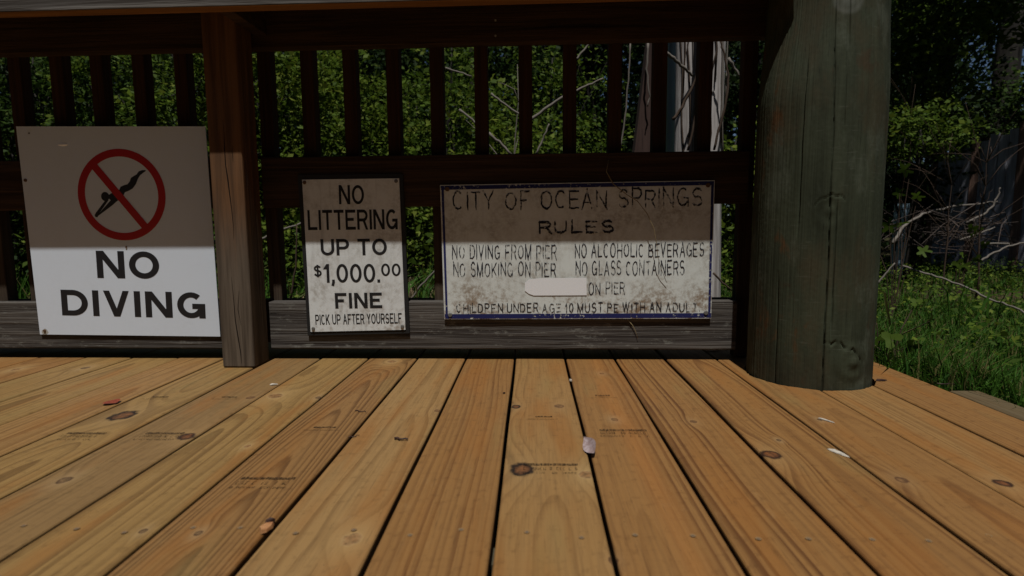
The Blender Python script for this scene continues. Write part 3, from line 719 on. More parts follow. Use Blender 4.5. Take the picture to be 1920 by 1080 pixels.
# dry stem hanging in front of the rules sign
stm = flat('dry_stem', (.22, .17, .09), .8, .1)
def pxtube(name, pts, Y, r0, r1, mat, label=None, cat=None, parent=None, n=6, Ys=None, group=None):
    P = [at(a, b, Y if Ys is None else Ys[i]) for i, (a, b) in enumerate(pts)]
    o = MB().tube(P, r0, r1, n).build(name, mat, parent, smooth=True)
    if label: tag(o, label, cat, group)
    return o
pxtube('dead_vine', [(1141, 300), (1137, 322), (1150, 345), (1175, 365), (1195, 377), (1213, 400), (1226, 428), (1231, 455), (1233, 480), (1240, 505), (1250, 530)], 1.6, .0013, .0007, stm,
       'thin dry vine stem curving down in front of the rules sign', 'vine', Ys=[1.627, 1.622, 1.612, 1.606, 1.60, 1.598, 1.598, 1.60, 1.603, 1.608, 1.615])
pxtube('dead_vine', [(1176, 598), (1186, 610), (1192, 622), (1196, 635)], 1.626, .0013, .0007, stm, 'short bent dry stem on the grey bottom rail under the rules sign', 'vine')

# ================================================================== THINGS LYING ON THE DECK
def leaf_mesh(name, px, py, ln, wd, rot, mat, label, cat, lift=.004, curl=.3, tilt=(0, 0), lobes=0):
    p = atz(px, py, .0); mb = MB(); n = 10; vs = []
    for i in range(n+1):
        t = i/n; hw = wd*math.sin(math.pi*min(max(t, .02), .985)**.8)
        for s_ in (-1, -.5, 0, .5, 1):
            xx, yy = s_*hw, (t-.5)*ln; zz = lift+curl*(abs(s_*hw))**1.0*.8+.1*ln*(t-.5)**2*4*curl
            v = Vector((xx, yy, zz)); v = Matrix.Rotation(tilt[0], 3, 'Y') @ Matrix.Rotation(tilt[1], 3, 'X') @ v; v = Matrix.Rotation(rot, 3, 'Z') @ v
            vs.append((p.x+v.x, p.y+v.y, v.z))
    zmin = min(v[2] for v in vs); vs = [(a, b, c-zmin+.0025) for a, b, c in vs]
    mb.add(vs, [(i*5+k, i*5+k+1, (i+1)*5+k+1, (i+1)*5+k) for i in range(n) for k in range(4)])
    return tag(mb.build(name, mat, None, smooth=True), label, cat)
def leafm(name, a, b): M = Mat(name, .6, .3); M.coords(); M.col(M.mix(M.noise(M.vec, 120, 4, .6).ss(.35, .65), a, b)); return M.m
leaf_mesh('dry_leaf', 1108, 843, .074, .013, R(9), leafm('pale_leaf', (.36, .29, .29), (.24, .17, .16)), 'pale grey-pink dry leaf caught on edge in a deck gap', 'leaf', .002, .5, (R(-40), 0))
leaf_mesh('red_leaf', 208, 757, .034, .019, R(70), leafm('red_leaf', (.24, .045, .02), (.15, .03, .014)), 'small round red-brown leaf on the left deck boards', 'leaf', .003, .25)
def chip(px, py, pts, h, mat, label, rot=0, cat='wood chip', name='wood_chip'):
    p = atz(px, py); c, s_ = math.cos(rot), math.sin(rot); q = [(a*c-b*s_, a*s_+b*c) for a, b in pts]; n = len(q)
    vs = [(p.x+a, p.y+b, .0012) for a, b in q]+[(p.x+a*.85, p.y+b*.85, .0012+h*random.uniform(.5, 1)) for a, b in q]
    fs = [tuple(range(n))[::-1], tuple(range(n, 2*n))]+[(i, (i+1) % n, n+(i+1) % n, n+i) for i in range(n)]
    return tag(MB().add(vs, fs).build(name, mat), label, cat)
cm1 = leafm('chip_wood', (.40, .20, .085), (.30, .13, .05)); cm2 = leafm('chip_white', (.55, .50, .42), (.4, .36, .3)); cm3 = leafm('bark', (.05, .022, .014), (.022, .01, .008))
SH = [(-.010, -.004), (-.004, -.006), (.006, -.004), (.012, .001), (.004, .005), (-.006, .004)]
chip(499, 994, [(a*1.1, b*1.2) for a, b in SH], .006, cm1, 'pale splinter of wood wedged in a deck gap near the left front', R(60))
chip(505, 981, [(a*.7, b*1.0) for a, b in SH], .006, cm3, 'dark red bark flake beside the pale wood splinter', R(40))
chip(513, 722, [(a*.9, b*.6) for a, b in SH], .004, cm2, 'tiny white chip on the deck in front of the railing post', R(10))
chip(1070, 715, [(a*.45, b*.7) for a, b in SH], .005, cm2, 'tiny white crumb in the deck gap below the rules sign', R(80))
chip(1336, 659, [(a*2.6, b*.8) for a, b in SH], .003, cm1, 'sliver of sunlight under the bottom rail, put in as a flat orange chip', R(4))  # streak of sun on the deck, put in as a coloured chip
chip(1651, 714, [(a*1.3, b*.9) for a, b in SH], .004, cm3, 'dark bark flake on the deck right of the piling', R(-10))
chip(1571, 850, [(a*1.9, b*.9) for a, b in SH], .0025, cm2, 'white torn sliver on the deck board right of the big knot', R(-68))
chip(1548, 789, [(a*1.6, b*.4) for a, b in SH], .002, cm2, 'thin white split of wood on the deck near the piling', R(-60))
chip(945, 738, [(a*.3, b*.5) for a, b in SH], .003, cm3, 'dark crumb in the gap left of the middle deck board', R(0))
def twig(px, L_, rot, r, label, bend=.004):
    p = atz(*px); pts = []
    for i in range(6):
        t = i/5-.5; a = Vector((t*L_, bend*math.sin(i*1.9), 0)); a = Matrix.Rotation(rot, 3, 'Z') @ a; pts.append((p.x+a.x, p.y+a.y, r+.0012))
    return tag(MB().tube(pts, r, r*.6, 6).build('twig', cm3, None, smooth=True), label, 'twig')
twig((752, 826), .026, R(-8), .0024, 'short thick brown twig on the board left of centre', .003)
twig((676, 773), .026, R(-14), .0012, 'thin red-brown twig end beside a gap left of centre')
twig((664, 820), .020, R(35), .001, 'tiny curved twig at the gap below the thin twig')
twig((1768, 722), .05, R(-6), .002, 'dark twig where the grass meets the deck edge')

# ================================================================== VEGETATION
def leaf_mat(name, a, b, c=None, trans=.35):
    M = Mat(name, .6, .10); geo = M.nt.nodes.new('ShaderNodeNewGeometry'); r_ = X(M.nt, geo.outputs['Random Per Island'])
    col = M.mix(r_, a, b)
    if c: col = M.mix((r_*17.3).op('FRACT').ss(.75, .9), col, c)
    M.col(col)
    tl = M.nt.nodes.new('ShaderNodeBsdfTranslucent'); M.nt.links.new(col, tl.inputs[0]); ms = M.nt.nodes.new('ShaderNodeMixShader'); ms.inputs[0].default_value = trans
    M.nt.links.new(M.b.outputs[0], ms.inputs[1]); M.nt.links.new(tl.outputs[0], ms.inputs[2]); M.nt.links.new(ms.outputs[0], M.nt.nodes['Material Output'].inputs['Surface'])
    return M.m
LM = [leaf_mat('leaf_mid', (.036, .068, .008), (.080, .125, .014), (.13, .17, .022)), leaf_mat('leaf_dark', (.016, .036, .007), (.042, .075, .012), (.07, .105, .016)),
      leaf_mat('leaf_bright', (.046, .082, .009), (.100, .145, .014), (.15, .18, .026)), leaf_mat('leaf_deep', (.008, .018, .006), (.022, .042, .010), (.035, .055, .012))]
GRM = leaf_mat('grass_blades', (.022, .062, .008), (.058, .135, .015), (.11, .10, .034)); DRY = leaf_mat('dry_straw', (.10, .07, .042), (.22, .165, .10), (.30, .24, .16), .15)
def quad_leaves(C, size, up=.5, aspect=.52, rg=None):
    """one folded leaf-shaped quad per centre; size array; returns verts, quads"""
    rg = rg or rng; n = len(C)
    d = rg.normal(size=(n, 3)); d[:, 2] *= .6; d /= np.linalg.norm(d, axis=1)[:, None]
    nr = rg.normal(size=(n, 3)); nr[:, 2] += up*2.2; nr[:, 1] -= up*.8
    s = np.cross(d, nr); s /= np.linalg.norm(s, axis=1)[:, None]+1e-9; nn = np.cross(s, d)
    L_ = size[:, None]; bend = nn*L_*rg.uniform(-.12, .12, (n, 1))
    a = C-d*L_*.5; b = C+s*L_*aspect*.5-d*L_*.06+bend; c = C+d*L_*.5; e = C-s*L_*aspect*.5-d*L_*.06+bend
    V = np.stack([a, b, c, e], 1).reshape(-1, 3); Q = np.arange(n*4).reshape(-1, 4); return V, Q
def crown_points(center, rad, nclump, per, spread, rg, hollow=.35):
    u = rg.normal(size=(nclump, 3)); u /= np.linalg.norm(u, axis=1)[:, None]; rr = rg.uniform(hollow, 1, nclump)**.6
    wob = 1+.22*np.sin(u[:, 0]*5+u[:, 2]*4+center[0])+.15*rg.normal(size=nclump)
    cc = np.asarray(center)+u*(rr*wob)[:, None]*np.asarray(rad)
    k = rg.integers(int(per*.4), int(per*1.6)+1, nclump)
    idx = np.repeat(np.arange(nclump), k); sp = rg.uniform(.5, 1.3, nclump)[idx][:, None]*spread
    off = rg.normal(size=(len(idx), 3))*sp*np.array([1, 1, .6])
    return cc[idx]+off, cc
bark = weathered('bark_wood', (.036, .031, .026), (.012, .010, .008), 'z', crack=.8, bump=1.0, cross=14)
def plant(name, label, cat, base, height, rad, nclump, per, spread, size, mat, seed, trunk_r=.02, lean=(0, 0), group=None, stems=1, crown_z=None, limbs=9):
    rg = np.random.default_rng(seed); bz = float(gz(base[0], base[1])); t = thing(name, label, cat, (base[0], base[1], bz), group)
    cz = bz+(crown_z if crown_z is not None else height*.55)
    c = (base[0]+lean[0], base[1]+lean[1], cz)
    P, cc = crown_points(c, (rad[0], rad[1], rad[2]), nclump, per, spread, rg)
    P = P[P[:, 2] > bz+.02]
    sz = size*rg.uniform(.45, 1.7, len(P)); V, Q = quad_leaves(P, sz, rg=rg)
    npmesh('crown', V, Q, mat, t, (base[0], base[1], bz))
    mb = MB()
    for k in range(stems):
        b0 = Vector((base[0]+rg.uniform(-.1, .1)*(stems > 1), base[1]+rg.uniform(-.1, .1)*(stems > 1), bz-.05)); top = Vector((c[0], c[1], bz+height*.86))+Vector(rg.normal(size=3)*.12*(stems > 1)*rad[0])
        pts = [b0.lerp(top, i/7)+Vector((rg.normal()*.012*height*(0 < i < 7), rg.normal()*.012*height*(0 < i < 7), 0)) for i in range(8)]
        mb.tube(pts, trunk_r, trunk_r*.35, 9)
        for j in range(limbs):
            s = pts[int(rg.integers(2, 7))]; e = Vector(cc[int(rg.integers(0, len(cc)))])
            mid = s.lerp(e, .5)+Vector((0, 0, .06*height)); mb.tube([s, mid, e], trunk_r*.35, trunk_r*.08, 5)
    mb.build('trunk', bark, t, smooth=True)
    return t
gs = 'leafy shrubs behind the railing'
def atg(px, Y): p = at(px, 400, Y); return (p.x, Y)
SHR = [  # px, Y, height, radius xyz, clumps, per, spread, size, mat, label
    (30, 4.3, 2.2, (.9, .7, 1.1), 190, 60, .10, .045, 1, 'dark shrub at the far left behind the first pickets'),
    (190, 4.8, 2.5, (.9, .7, 1.2), 190, 60, .11, .045, 1, 'dark dense shrub showing above the left part of the NO DIVING sign'),
    (340, 4.4, 2.4, (.7, .6, 1.2), 190, 60, .10, .042, 0, 'green shrub just left of the railing post'),
    (500, 4.2, 2.2, (.62, .6, 1.1), 190, 60, .09, .042, 2, 'bright yellow-green shrub just right of the railing post'),
    (600, 5.0, 2.4, (.8, .7, 1.2), 190, 60, .11, .05, 2, 'light green shrub above the NO LITTERING sign'),
    (690, 5.6, 1.75, (.8, .7, .85), 170, 60, .10, .042, 0, 'low mid green shrub behind the NO LITTERING sign top right'),
    (765, 6.2, 2.0, (.8, .7, 1.0), 160, 60, .11, .036, 2, 'fine-leaved bright shrub between the two right signs'),
    (850, 5.2, 2.4, (.6, .6, 1.25), 150, 60, .10, .045, 0, 'tall shrub above the left end of the rules sign'),
    (950, 4.6, 1.35, (.75, .6, .68), 170, 60, .09, .042, 2, 'low bright shrub above the middle of the rules sign'),
    (1030, 5.2, 2.3, (.62, .6, 1.2), 140, 55, .11, .045, 0, 'loose green shrub around the bare sapling'),
    (1130, 5.6, 1.25, (.6, .5, .6), 130, 50, .09, .045, 1, 'low dark shrub left of the grey poles'),
    (1385, 4.4, 1.3, (.28, .3, .68), 90, 45, .07, .042, 2, 'small bright shrub between the grey poles and the piling'),
]
for q, (px, Y, h, rad, nc, per, sp_, sz, mi, lab) in enumerate(SHR):
    plant('shrub', lab, 'shrub', atg(px, Y), h, rad, nc, per, sp_, sz, LM[mi], 100+q, .016, group=gs, stems=3, limbs=6, crown_z=h*.48)
# trees further back
gt = 'trees in the wood behind the deck'
TRE = [(90, 8.5, 6.5, (2.0, 1.6, 2.6), 1, .13, 'broad dark tree behind the far left shrubs'),
       (380, 9.5, 7, (2.0, 1.6, 2.8), 3, .13, 'very dark tree behind the railing post'),
       (640, 8.2, 6.5, (1.5, 1.5, 2.6), 3, .11, 'deep shaded tree above the NO LITTERING sign'),
       (880, 9.0, 7, (1.9, 1.6, 2.7), 1, .12, 'dark tree behind the middle of the railing'),
       (1120, 8.0, 6.5, (1.4, 1.4, 2.5), 3, .11, 'black-green tree left of the grey poles'),
       (1400, 9.0, 7, (1.7, 1.5, 2.7), 3, .12, 'dark tree behind the grey poles and piling')]
for q, (px, Y, h, rad, mi, r_, lab) in enumerate(TRE):
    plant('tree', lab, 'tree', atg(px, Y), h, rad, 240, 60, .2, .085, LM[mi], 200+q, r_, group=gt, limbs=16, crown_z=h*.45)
# right of the piling
def rtree(px, Y, h, rad, cz, nc, per, sp_, sz, mi, r_, lab, seed, lean=(0, 0), limbs=14): return plant('tree', lab, 'tree', atg(px, Y), h, rad, nc, per, sp_, sz, LM[mi], seed, r_, lean, gt, limbs=limbs, crown_z=cz)
rtree(1828, 8.0, 8.0, (1.6, 1.3, 1.2), 6.9, 120, 50, .25, .10, 1, .19, 'thick dark leaning trunk against blue sky at upper right', 301, (.35, 0), 4)
rtree(1778, 7.2, 6.0, (.75, .8, .8), 3.5, 90, 45, .2, .085, 3, .075, 'slim dark tree left of the thick trunk at upper right', 302, (-.1, 0), 10)
rtree(1715, 5.6, 3.6, (.55, .6, .75), 2.15, 110, 45, .12, .06, 0, .03, 'young broad-leaved tree just right of the piling top', 303, (.0, 0), 10)
plant('shrub', 'bright shrub low beside the piling on its right', 'shrub', atg(1700, 4.6), 1.35, (.46, .4, .19), 80, 40, .06, .036, LM[0], 304, .012, (0, 0), 'shrubs right of the piling', 3, 1.16, 5)
plant('shrub', 'dull green shrub hanging over the board fence', 'shrub', atg(1885, 7.4), 2.3, (1.1, .5, .42), 120, 40, .10, .055, LM[1], 305, .014, (.1, 0), 'shrubs right of the piling', 3, 1.95, 6)
plant('shrub', 'dark hollow shrub behind the brush pile by the piling', 'shrub', atg(1740, 6.9), 2.4, (.8, .6, 1.0), 130, 50, .13, .06, LM[3], 306, .014, (0, 0), 'shrubs right of the piling', 3, 1.1, 6)
plant('tree', 'overhanging tree at the far right whose shade falls on the board fence', 'tree', atg(2010, 4.9), 4.6, (1.5, 1.1, .8), 150, 60, .2, .08, LM[1], 311, .08, (-.35, -.1), gt, 1, 3.85, 16)
# far wood: one continuous mass
def far_woods():
    rg = np.random.default_rng(77); n = 150000; x = rg.uniform(-17, 24, n); y = rg.uniform(10.5, 15.5, n); z = rg.uniform(-.1, 1, n)
    top = 7.0+1.2*np.sin(x*1.1)+.8*np.sin(x*2.7+1); px = x/y
    low = 2.2+.45*np.sin(x*3.1)+.3*np.sin(x*7.3)
    openr = np.clip((px-.72)/.05, 0, 1); top = top*(1-openr)+low*openr
    zz = z*top; keep = rg.uniform(size=n) < np.where(zz > low, 1, 1)
    hole = ((px > .72) & (rg.uniform(size=n) < .35)) | ((np.sin(x*2.3+zz*3.1)+np.sin(x*5.1-zz*2.7+2)) > 1.55); keep &= ~(hole & (zz > 1.2))
    C = np.stack([x, y, zz+GZ], -1)[keep]
    ex = rg.uniform(0, 1, (9000, 1)); cl = np.array([[9.2, 11.5, 4.0], [10.8, 12, 4.9], [12.2, 12, 3.6], [9.0, 11, 2.9], [13, 12.5, 5.2], [8.4, 10.8, 5.0], [11.6, 12.4, 2.6]])
    ci = rg.integers(0, len(cl), 9000); ci = ci[:1900]; E = cl[ci]+rg.normal(size=(1900, 3))*np.array([.55, .4, .45])
    C = np.concatenate([C, E]); V, Q = quad_leaves(C, .15*rg.uniform(.6, 1.4, len(C)), aspect=.5, rg=rg)
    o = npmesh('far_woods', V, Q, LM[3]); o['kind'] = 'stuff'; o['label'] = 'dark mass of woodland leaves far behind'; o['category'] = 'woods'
far_woods()
def back_woods():
    rg = np.random.default_rng(79); n = 60000; x = rg.uniform(-30, 40, n); y = rg.uniform(19, 25, n); z = rg.uniform(0, 1, n)
    px = x/y; top = np.where(px > .70, 3.9+.5*np.sin(x*1.7), 11.5+np.sin(x)); C = np.stack([x, y, z*top+GZ], -1)
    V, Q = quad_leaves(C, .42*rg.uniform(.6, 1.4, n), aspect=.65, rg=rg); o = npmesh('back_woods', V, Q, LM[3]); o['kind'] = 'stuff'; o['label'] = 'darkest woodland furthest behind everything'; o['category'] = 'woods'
back_woods()
def sky_shield():  # unseen leaves added behind the camera to hold back low sky light
    rg = np.random.default_rng(78); n = 52000; a = rg.uniform(0, 1, n)
    th = R(170)+a*R(200); rr_ = rg.uniform(11, 15, n); z = rg.uniform(0, 1, n)*(10+1.5*np.sin(th*9)+1.2*np.sin(th*23))
    C = np.stack([rr_*np.cos(th), 1+rr_*np.sin(th), z+GZ], -1); V, Q = quad_leaves(C, .34*rg.uniform(.6, 1.4, n), aspect=.6, rg=rg)
    o = npmesh('sky_shield_leaves', V, Q, LM[3]); o['kind'] = 'stuff'; o['label'] = 'unseen leaf wall added round the open side of the deck to cut sky light'; o['category'] = 'woods'
sky_shield()

# ground cover ------------------------------------------------------------
def blades(name, X_, Y_, h, wd, mat, lean=.5, seed=1, label=None, cat=None, flatn=0):
    rg = np.random.default_rng(seed); n = len(X_); z = gz(X_, Y_); B = np.stack([X_, Y_, z-.01], -1)
    a = rg.uniform(0, 2*np.pi, n); dv = np.stack([np.cos(a), np.sin(a), np.zeros(n)], -1); s = np.stack([-np.sin(a+.6), np.cos(a+.6), np.zeros(n)], -1)
    ln = rg.uniform(.1, 1, n)[:, None]*lean; H = h[:, None]
    up = np.array([0, 0, 1.0]); M1 = B+up*H*.55+dv*H*ln*.25; T = B+up*H*(1-.35*ln)+dv*H*ln
    w_ = (wd*rg.uniform(.6, 1.4, n))[:, None]
    V = np.stack([B-s*w_*.5, B+s*w_*.5, M1+s*w_*.5, T, M1-s*w_*.5], 1).reshape(-1, 3); i = np.arange(n)[:, None]*5
    Q = np.concatenate([i+np.array([[0, 1, 2, 4]]), i+np.array([[4, 2, 3, 3]])], 0)
    F1 = (i+np.array([[0, 1, 2, 4]])); F2 = i+np.array([[4, 2, 3]])
    me = bpy.data.meshes.new(name); me.vertices.add(len(V)); me.vertices.foreach_set('co', V.astype(np.float32).ravel())
    loops = np.concatenate([F1.ravel(), F2.ravel()]); me.loops.add(len(loops)); me.loops.foreach_set('vertex_index', loops.astype(np.int32))
    st = np.concatenate([np.arange(n)*4, n*4+np.arange(n)*3]); me.polygons.add(2*n); me.polygons.foreach_set('loop_start', st.astype(np.int32))
    me.materials.append(mat); me.update(calc_edges=True); o = bpy.data.objects.new(name, me); COL.objects.link(o); o['kind'] = 'stuff'
    if label: o['label'] = label; o['category'] = cat
    return o
rg = np.random.default_rng(5)
def patch(n, x0, x1, y0, y1, dens=None):
    x = rg.uniform(x0, x1, n); y = rg.uniform(y0, y1, n); return x, y
x1_, y1_ = patch(150000, .95, 4.0, .7, 3.4); x2_, y2_ = patch(30000, .9, 7.5, 3.6, 6.6); xg = np.concatenate([x1_, x2_]); yg = np.concatenate([y1_, y2_])
edge = np.where(yg < 1.34, .985+(1.34-yg)*.42, .965); ok = (xg > edge+rg.uniform(-.02, .05, len(xg))) | (yg > 1.86)
ok &= ~((np.hypot(xg-PC.x, yg-PC.y) < .17))
dens = (np.sin(xg*3.1+yg*2)+np.sin(xg*1.7-yg*4.1+2)); ok &= rg.uniform(size=len(xg)) < np.clip(.75+.3*dens, .12, 1)
xg, yg = xg[ok], yg[ok]; near = np.clip((yg-.8)/2, 0, 1)
blades('grass', xg, yg, rg.uniform(.05, .155, len(xg))*(1-.25*near)+np.where(xg < 1.22, .075, 0), .0032+.0035*near, GRM, .8, 2, 'green grass and weeds growing along the right edge of the deck', 'grass')
xw, yw = patch(34000, .98, 5.8, .9, 6.3); ok = (xw > 1.04) | (yw > 1.9); xw, yw = xw[ok], yw[ok]; ok = np.sin(xw*5+yw*3)+np.sin(yw*6-xw*2)+rg.normal(size=len(xw))*.5 > .2; xw, yw = xw[ok], yw[ok]
C = np.stack([xw, yw, gz(xw, yw)+rg.uniform(.05, .18, len(xw))], -1); V, Q = quad_leaves(C, .021*rg.uniform(.6, 1.6, len(C)), up=1.2, aspect=.55, rg=rg)
o = npmesh('weeds', V, Q, LM[0]); o['kind'] = 'stuff'; o['label'] = 'broad-leaved green weeds among the grass'; o['category'] = 'weeds'
# behind the railing: straw litter and green undergrowth
xs, ys = patch(26000, -3.6, 1.6, 2.0, 6.5); hs = rg.uniform(.03, .11, len(xs)); blades('leaf_litter', xs, ys, hs, .006, DRY, 2.6, 3, 'dry straw and fallen litter behind the railing', 'litter')
xs, ys = patch(26000, -4.5, 1.9, 2.4, 6.5); kp = np.sin(xs*2.6+1)+np.sin(ys*2.1-xs*1.4)+rg.normal(size=len(xs))*.45 > .15; xs, ys = xs[kp], ys[kp]
blades('undergrowth', xs, ys, rg.uniform(.12, .42, len(xs)), .008, GRM, .9, 4, 'tall green weeds seen through the railing', 'weeds')
xs, ys = patch(30000, -5.5, 2.0, 3.0, 7.0); kp = np.sin(xs*2.1)+np.sin(ys*2.7+xs)+rg.normal(size=len(xs))*.4 > .1; xs, ys = xs[kp], ys[kp]
C = np.stack([xs, ys, gz(xs, ys)+rg.uniform(.02, .55, len(xs))], -1); V, Q = quad_leaves(C, .042*rg.uniform(.6, 1.5, len(C)), rg=rg)
o = npmesh('ground_cover', V, Q, LM[0]); o['kind'] = 'stuff'; o['label'] = 'leafy ground cover at the foot of the shrubs'; o['category'] = 'ground cover'

# ------------------------------------------------------------------ poles, vines, branches behind the railing
m_pole = weathered('silver_pole', (.54, .50, .475), (.22, .195, .18), 'z', crack=.55, bump=1.0, cross=26)
m_pole2 = weathered('brown_pole', (.058, .034, .027), (.028, .015, .012), 'z', crack=.5, bump=.6, cross=26)
m_twig = flat('grey_twig', (.155, .135, .115), .85, .1); m_twig_d = flat('brown_twig', (.062, .042, .030), .85, .1)
def pole(pxl, pxr, pyr, Y, top, label, mat, lean=0.0):
    a, b = at(pxl, pyr, Y), at(pxr, pyr, Y); cx, r_ = (a.x+b.x)/2, (b.x-a.x)/2; bz = float(gz(cx, Y)); nT, nZ = 40, 80
    th = np.linspace(0, 2*np.pi, nT, endpoint=False); zz = np.linspace(bz-.05, top, nZ); T, Z = np.meshgrid(th, zz); q = np.random.default_rng(int(pxl))
    r = r_*(1+.04*np.sin(2*T+Z*.8)+.03*np.sin(3*T-Z*1.7)+.02*q.normal(size=(1, nT)))*(1-.02*(Z-1))
    V = np.stack([cx+lean*(Z-1)+r*np.cos(T)+.012*np.sin(Z*1.9+pxl), Y+r*np.sin(T), Z], -1).reshape(-1, 3)
    ii = np.arange(nZ-1)[:, None]*nT; j = np.arange(nT)[None]; a = (ii+j).ravel(); b = (ii+(j+1) % nT).ravel()
    o = npmesh('silvery_snag', V, np.stack([a, b, b+nT, a+nT], -1), mat, None, (cx, Y, bz)); o.data.polygons.foreach_set('use_smooth', [True]*len(o.data.polygons))
    for k in range(7):
        t0 = q.uniform(3.6, 5.8); z_ = q.uniform(.3, 1.0); pts = []
        for i in range(9):
            t0 += q.uniform(-.12, .25)*(1 if k % 2 else -1); z_ += q.uniform(.06, .2); pts.append((cx+lean*(z_-1)+(r_*1.05+.004)*math.cos(t0)+.012*math.sin(z_*1.9+pxl), Y+(r_*1.05+.004)*math.sin(t0), z_))
        MB().tube(pts, .0045, .002, 5).build('vine', m_twig_d if k % 3 else m_twig, o, smooth=True)
    return tag(o, label, 'dead tree')
pole(1263, 1312, 200, 2.95, 3.0, 'wide silver-grey dead trunk wrapped in vine twigs', m_pole)
pole(1316, 1361, 200, 2.75, 3.0, 'silver-grey dead trunk nearest the piling, bare wood', m_pole)
# square leaning post
tq = [at(1190, 282, 3.1), at(1221, 282, 3.1), at(1216, 70, 3.1), at(1247, 70, 3.1)]
dx = (tq[2].x-tq[0].x)/(tq[2].z-tq[0].z); z0_ = float(gz(tq[0].x, 3.1))-.03; bx = tq[0].x+dx*(z0_-tq[0].z); wq = tq[1].x-tq[0].x
zt = 2.2; tx = tq[0].x+dx*(zt-tq[0].z)
mb = MB(); mb.add([(bx, 3.1, z0_), (bx+wq, 3.1, z0_), (bx+wq, 3.1+wq, z0_), (bx, 3.1+wq, z0_), (tx, 3.1, zt), (tx+wq, 3.1, zt), (tx+wq, 3.1+wq, zt), (tx, 3.1+wq, zt)],
       [(3, 2, 1, 0), (4, 5, 6, 7), (0, 1, 5, 4), (1, 2, 6, 5), (2, 3, 7, 6), (3, 0, 4, 7)])
tag(mb.build('leaning_post', m_pole2), 'leaning square red-brown post left of the dead trunks', 'post')
pb = flat('pale_blue_plastic', (.30, .42, .52), .4, .4)
p0, p1 = at(1250, 282, 3.2), at(1262, 282, 3.2); MBp = MB().tube([(p0.x+.02, 3.2, GZ-.05), (p0.x+.02, 3.2, 1.6), (p0.x+.022, 3.2, 2.3)], .026, .026, 16)
tag(MBp.build('blue_pipe', pb, None, smooth=True), 'pale blue upright pipe beside the wide dead trunk', 'pipe')
p0 = at(1690, 400, 5.0); o = MB().tube([(p0.x, 5.0, GZ-.05), (p0.x, 5.0, at(1690, 382, 5.0).z)], .055, .055, 18).build('blue_pipe', pb, None); tag(o, 'short pale blue pipe stub standing behind the brush pile', 'pipe')
def branch(pts, Y, r0, r1, label, mat=None, Ys=None, group='loose twigs and branches behind the railing', name='branch', cat='branch'):
    # wobble the drawn line a little
    P = [at(a, b, Y if Ys is None else Ys[i]) for i, (a, b) in enumerate(pts)]; Q = []
    for a, b in zip(P[:-1], P[1:]):
        for k in range(4): Q.append(a.lerp(b, k/4)+Vector((random.uniform(-1, 1), random.uniform(-1, 1), random.uniform(-1, 1)))*r0*.5)
    Q.append(P[-1]); return tag(MB().tube(Q, r0, r1, 6).build(name, mat or m_twig, None, smooth=True), label, cat, group)
branch([(835, 127), (855, 133), (884, 143)], 3.4, .006, .004, 'pale dead twig above the left end of the rules sign')
branch([(862, 205), (885, 225), (905, 240), (930, 262), (962, 292)], 3.3, .007, .005, 'long pale twig slanting down above the rules sign left')
branch([(920, 175), (945, 195), (972, 214), (1000, 225)], 3.2, .006, .005, 'pale twig meeting the bare sapling from the left')
branch([(915, 250), (935, 265), (958, 290)], 3.0, .008, .006, 'thick pale stick low above the middle of the rules sign')
branch([(990, 230), (1020, 205), (1050, 185), (1075, 172), (1105, 160), (1131, 147)], 3.2, .009, .005, 'long curved pale branch crossing behind the pickets at right')
branch([(1005, 290), (1018, 260), (1030, 232)], 3.1, .007, .004, 'pale upright twig right of the bare sapling')
branch([(1080, 112), (1095, 95), (1110, 78)], 3.2, .007, .005, 'pale twig rising to the top rail above the rules sign')
branch([(1250, 98), (1268, 112), (1285, 130), (1300, 142)], 2.78, .009, .006, 'broken grey stub crossing the wide dead trunk', Ys=[2.8, 2.82, 2.84, 2.87])
branch([(1262, 225), (1280, 200), (1300, 160), (1310, 135)], 2.8, .008, .005, 'vine twig slanting up across the wide dead trunk', m_twig_d)
branch([(1290, 282), (1300, 235), (1306, 195)], 2.8, .006, .004, 'thin dark vine on the right side of the wide dead trunk', m_twig_d)
branch([(1338, 282), (1352, 230), (1362, 185), (1366, 140), (1358, 100), (1350, 75)], 2.62, .006, .004, 'red-brown vine climbing the dead trunk nearest the piling', m_twig_d)
branch([(1366, 110), (1378, 128), (1388, 143)], 2.7, .007, .004, 'short pale stub right of the dead trunks')
branch([(1162, 285), (1172, 220), (1178, 150), (1182, 80)], 3.3, .005, .004, 'thin grey vine hanging left of the leaning post')
branch([(1215, 80), (1212, 130), (1218, 180), (1214, 200)], 3.05, .006, .003, 'dry tendril in front of the leaning post')
branch([(770, 562), (790, 535), (818, 505)], 2.7, .005, .004, 'pale straight stick seen between the two right signs')
branch([(488, 450), (520, 435), (565, 418)], 3.0, .007, .005, 'pale branch crossing low behind the railing post')
branch([(545, 560), (555, 500), (556, 420)], 2.6, .005, .003, 'dark thin stem left of the NO LITTERING sign', m_twig_d)
branch([(1338, 512), (1355, 530), (1372, 545)], 2.6, .005, .003, 'dark stem at the foot of the dead trunk nearest the piling', m_twig_d)
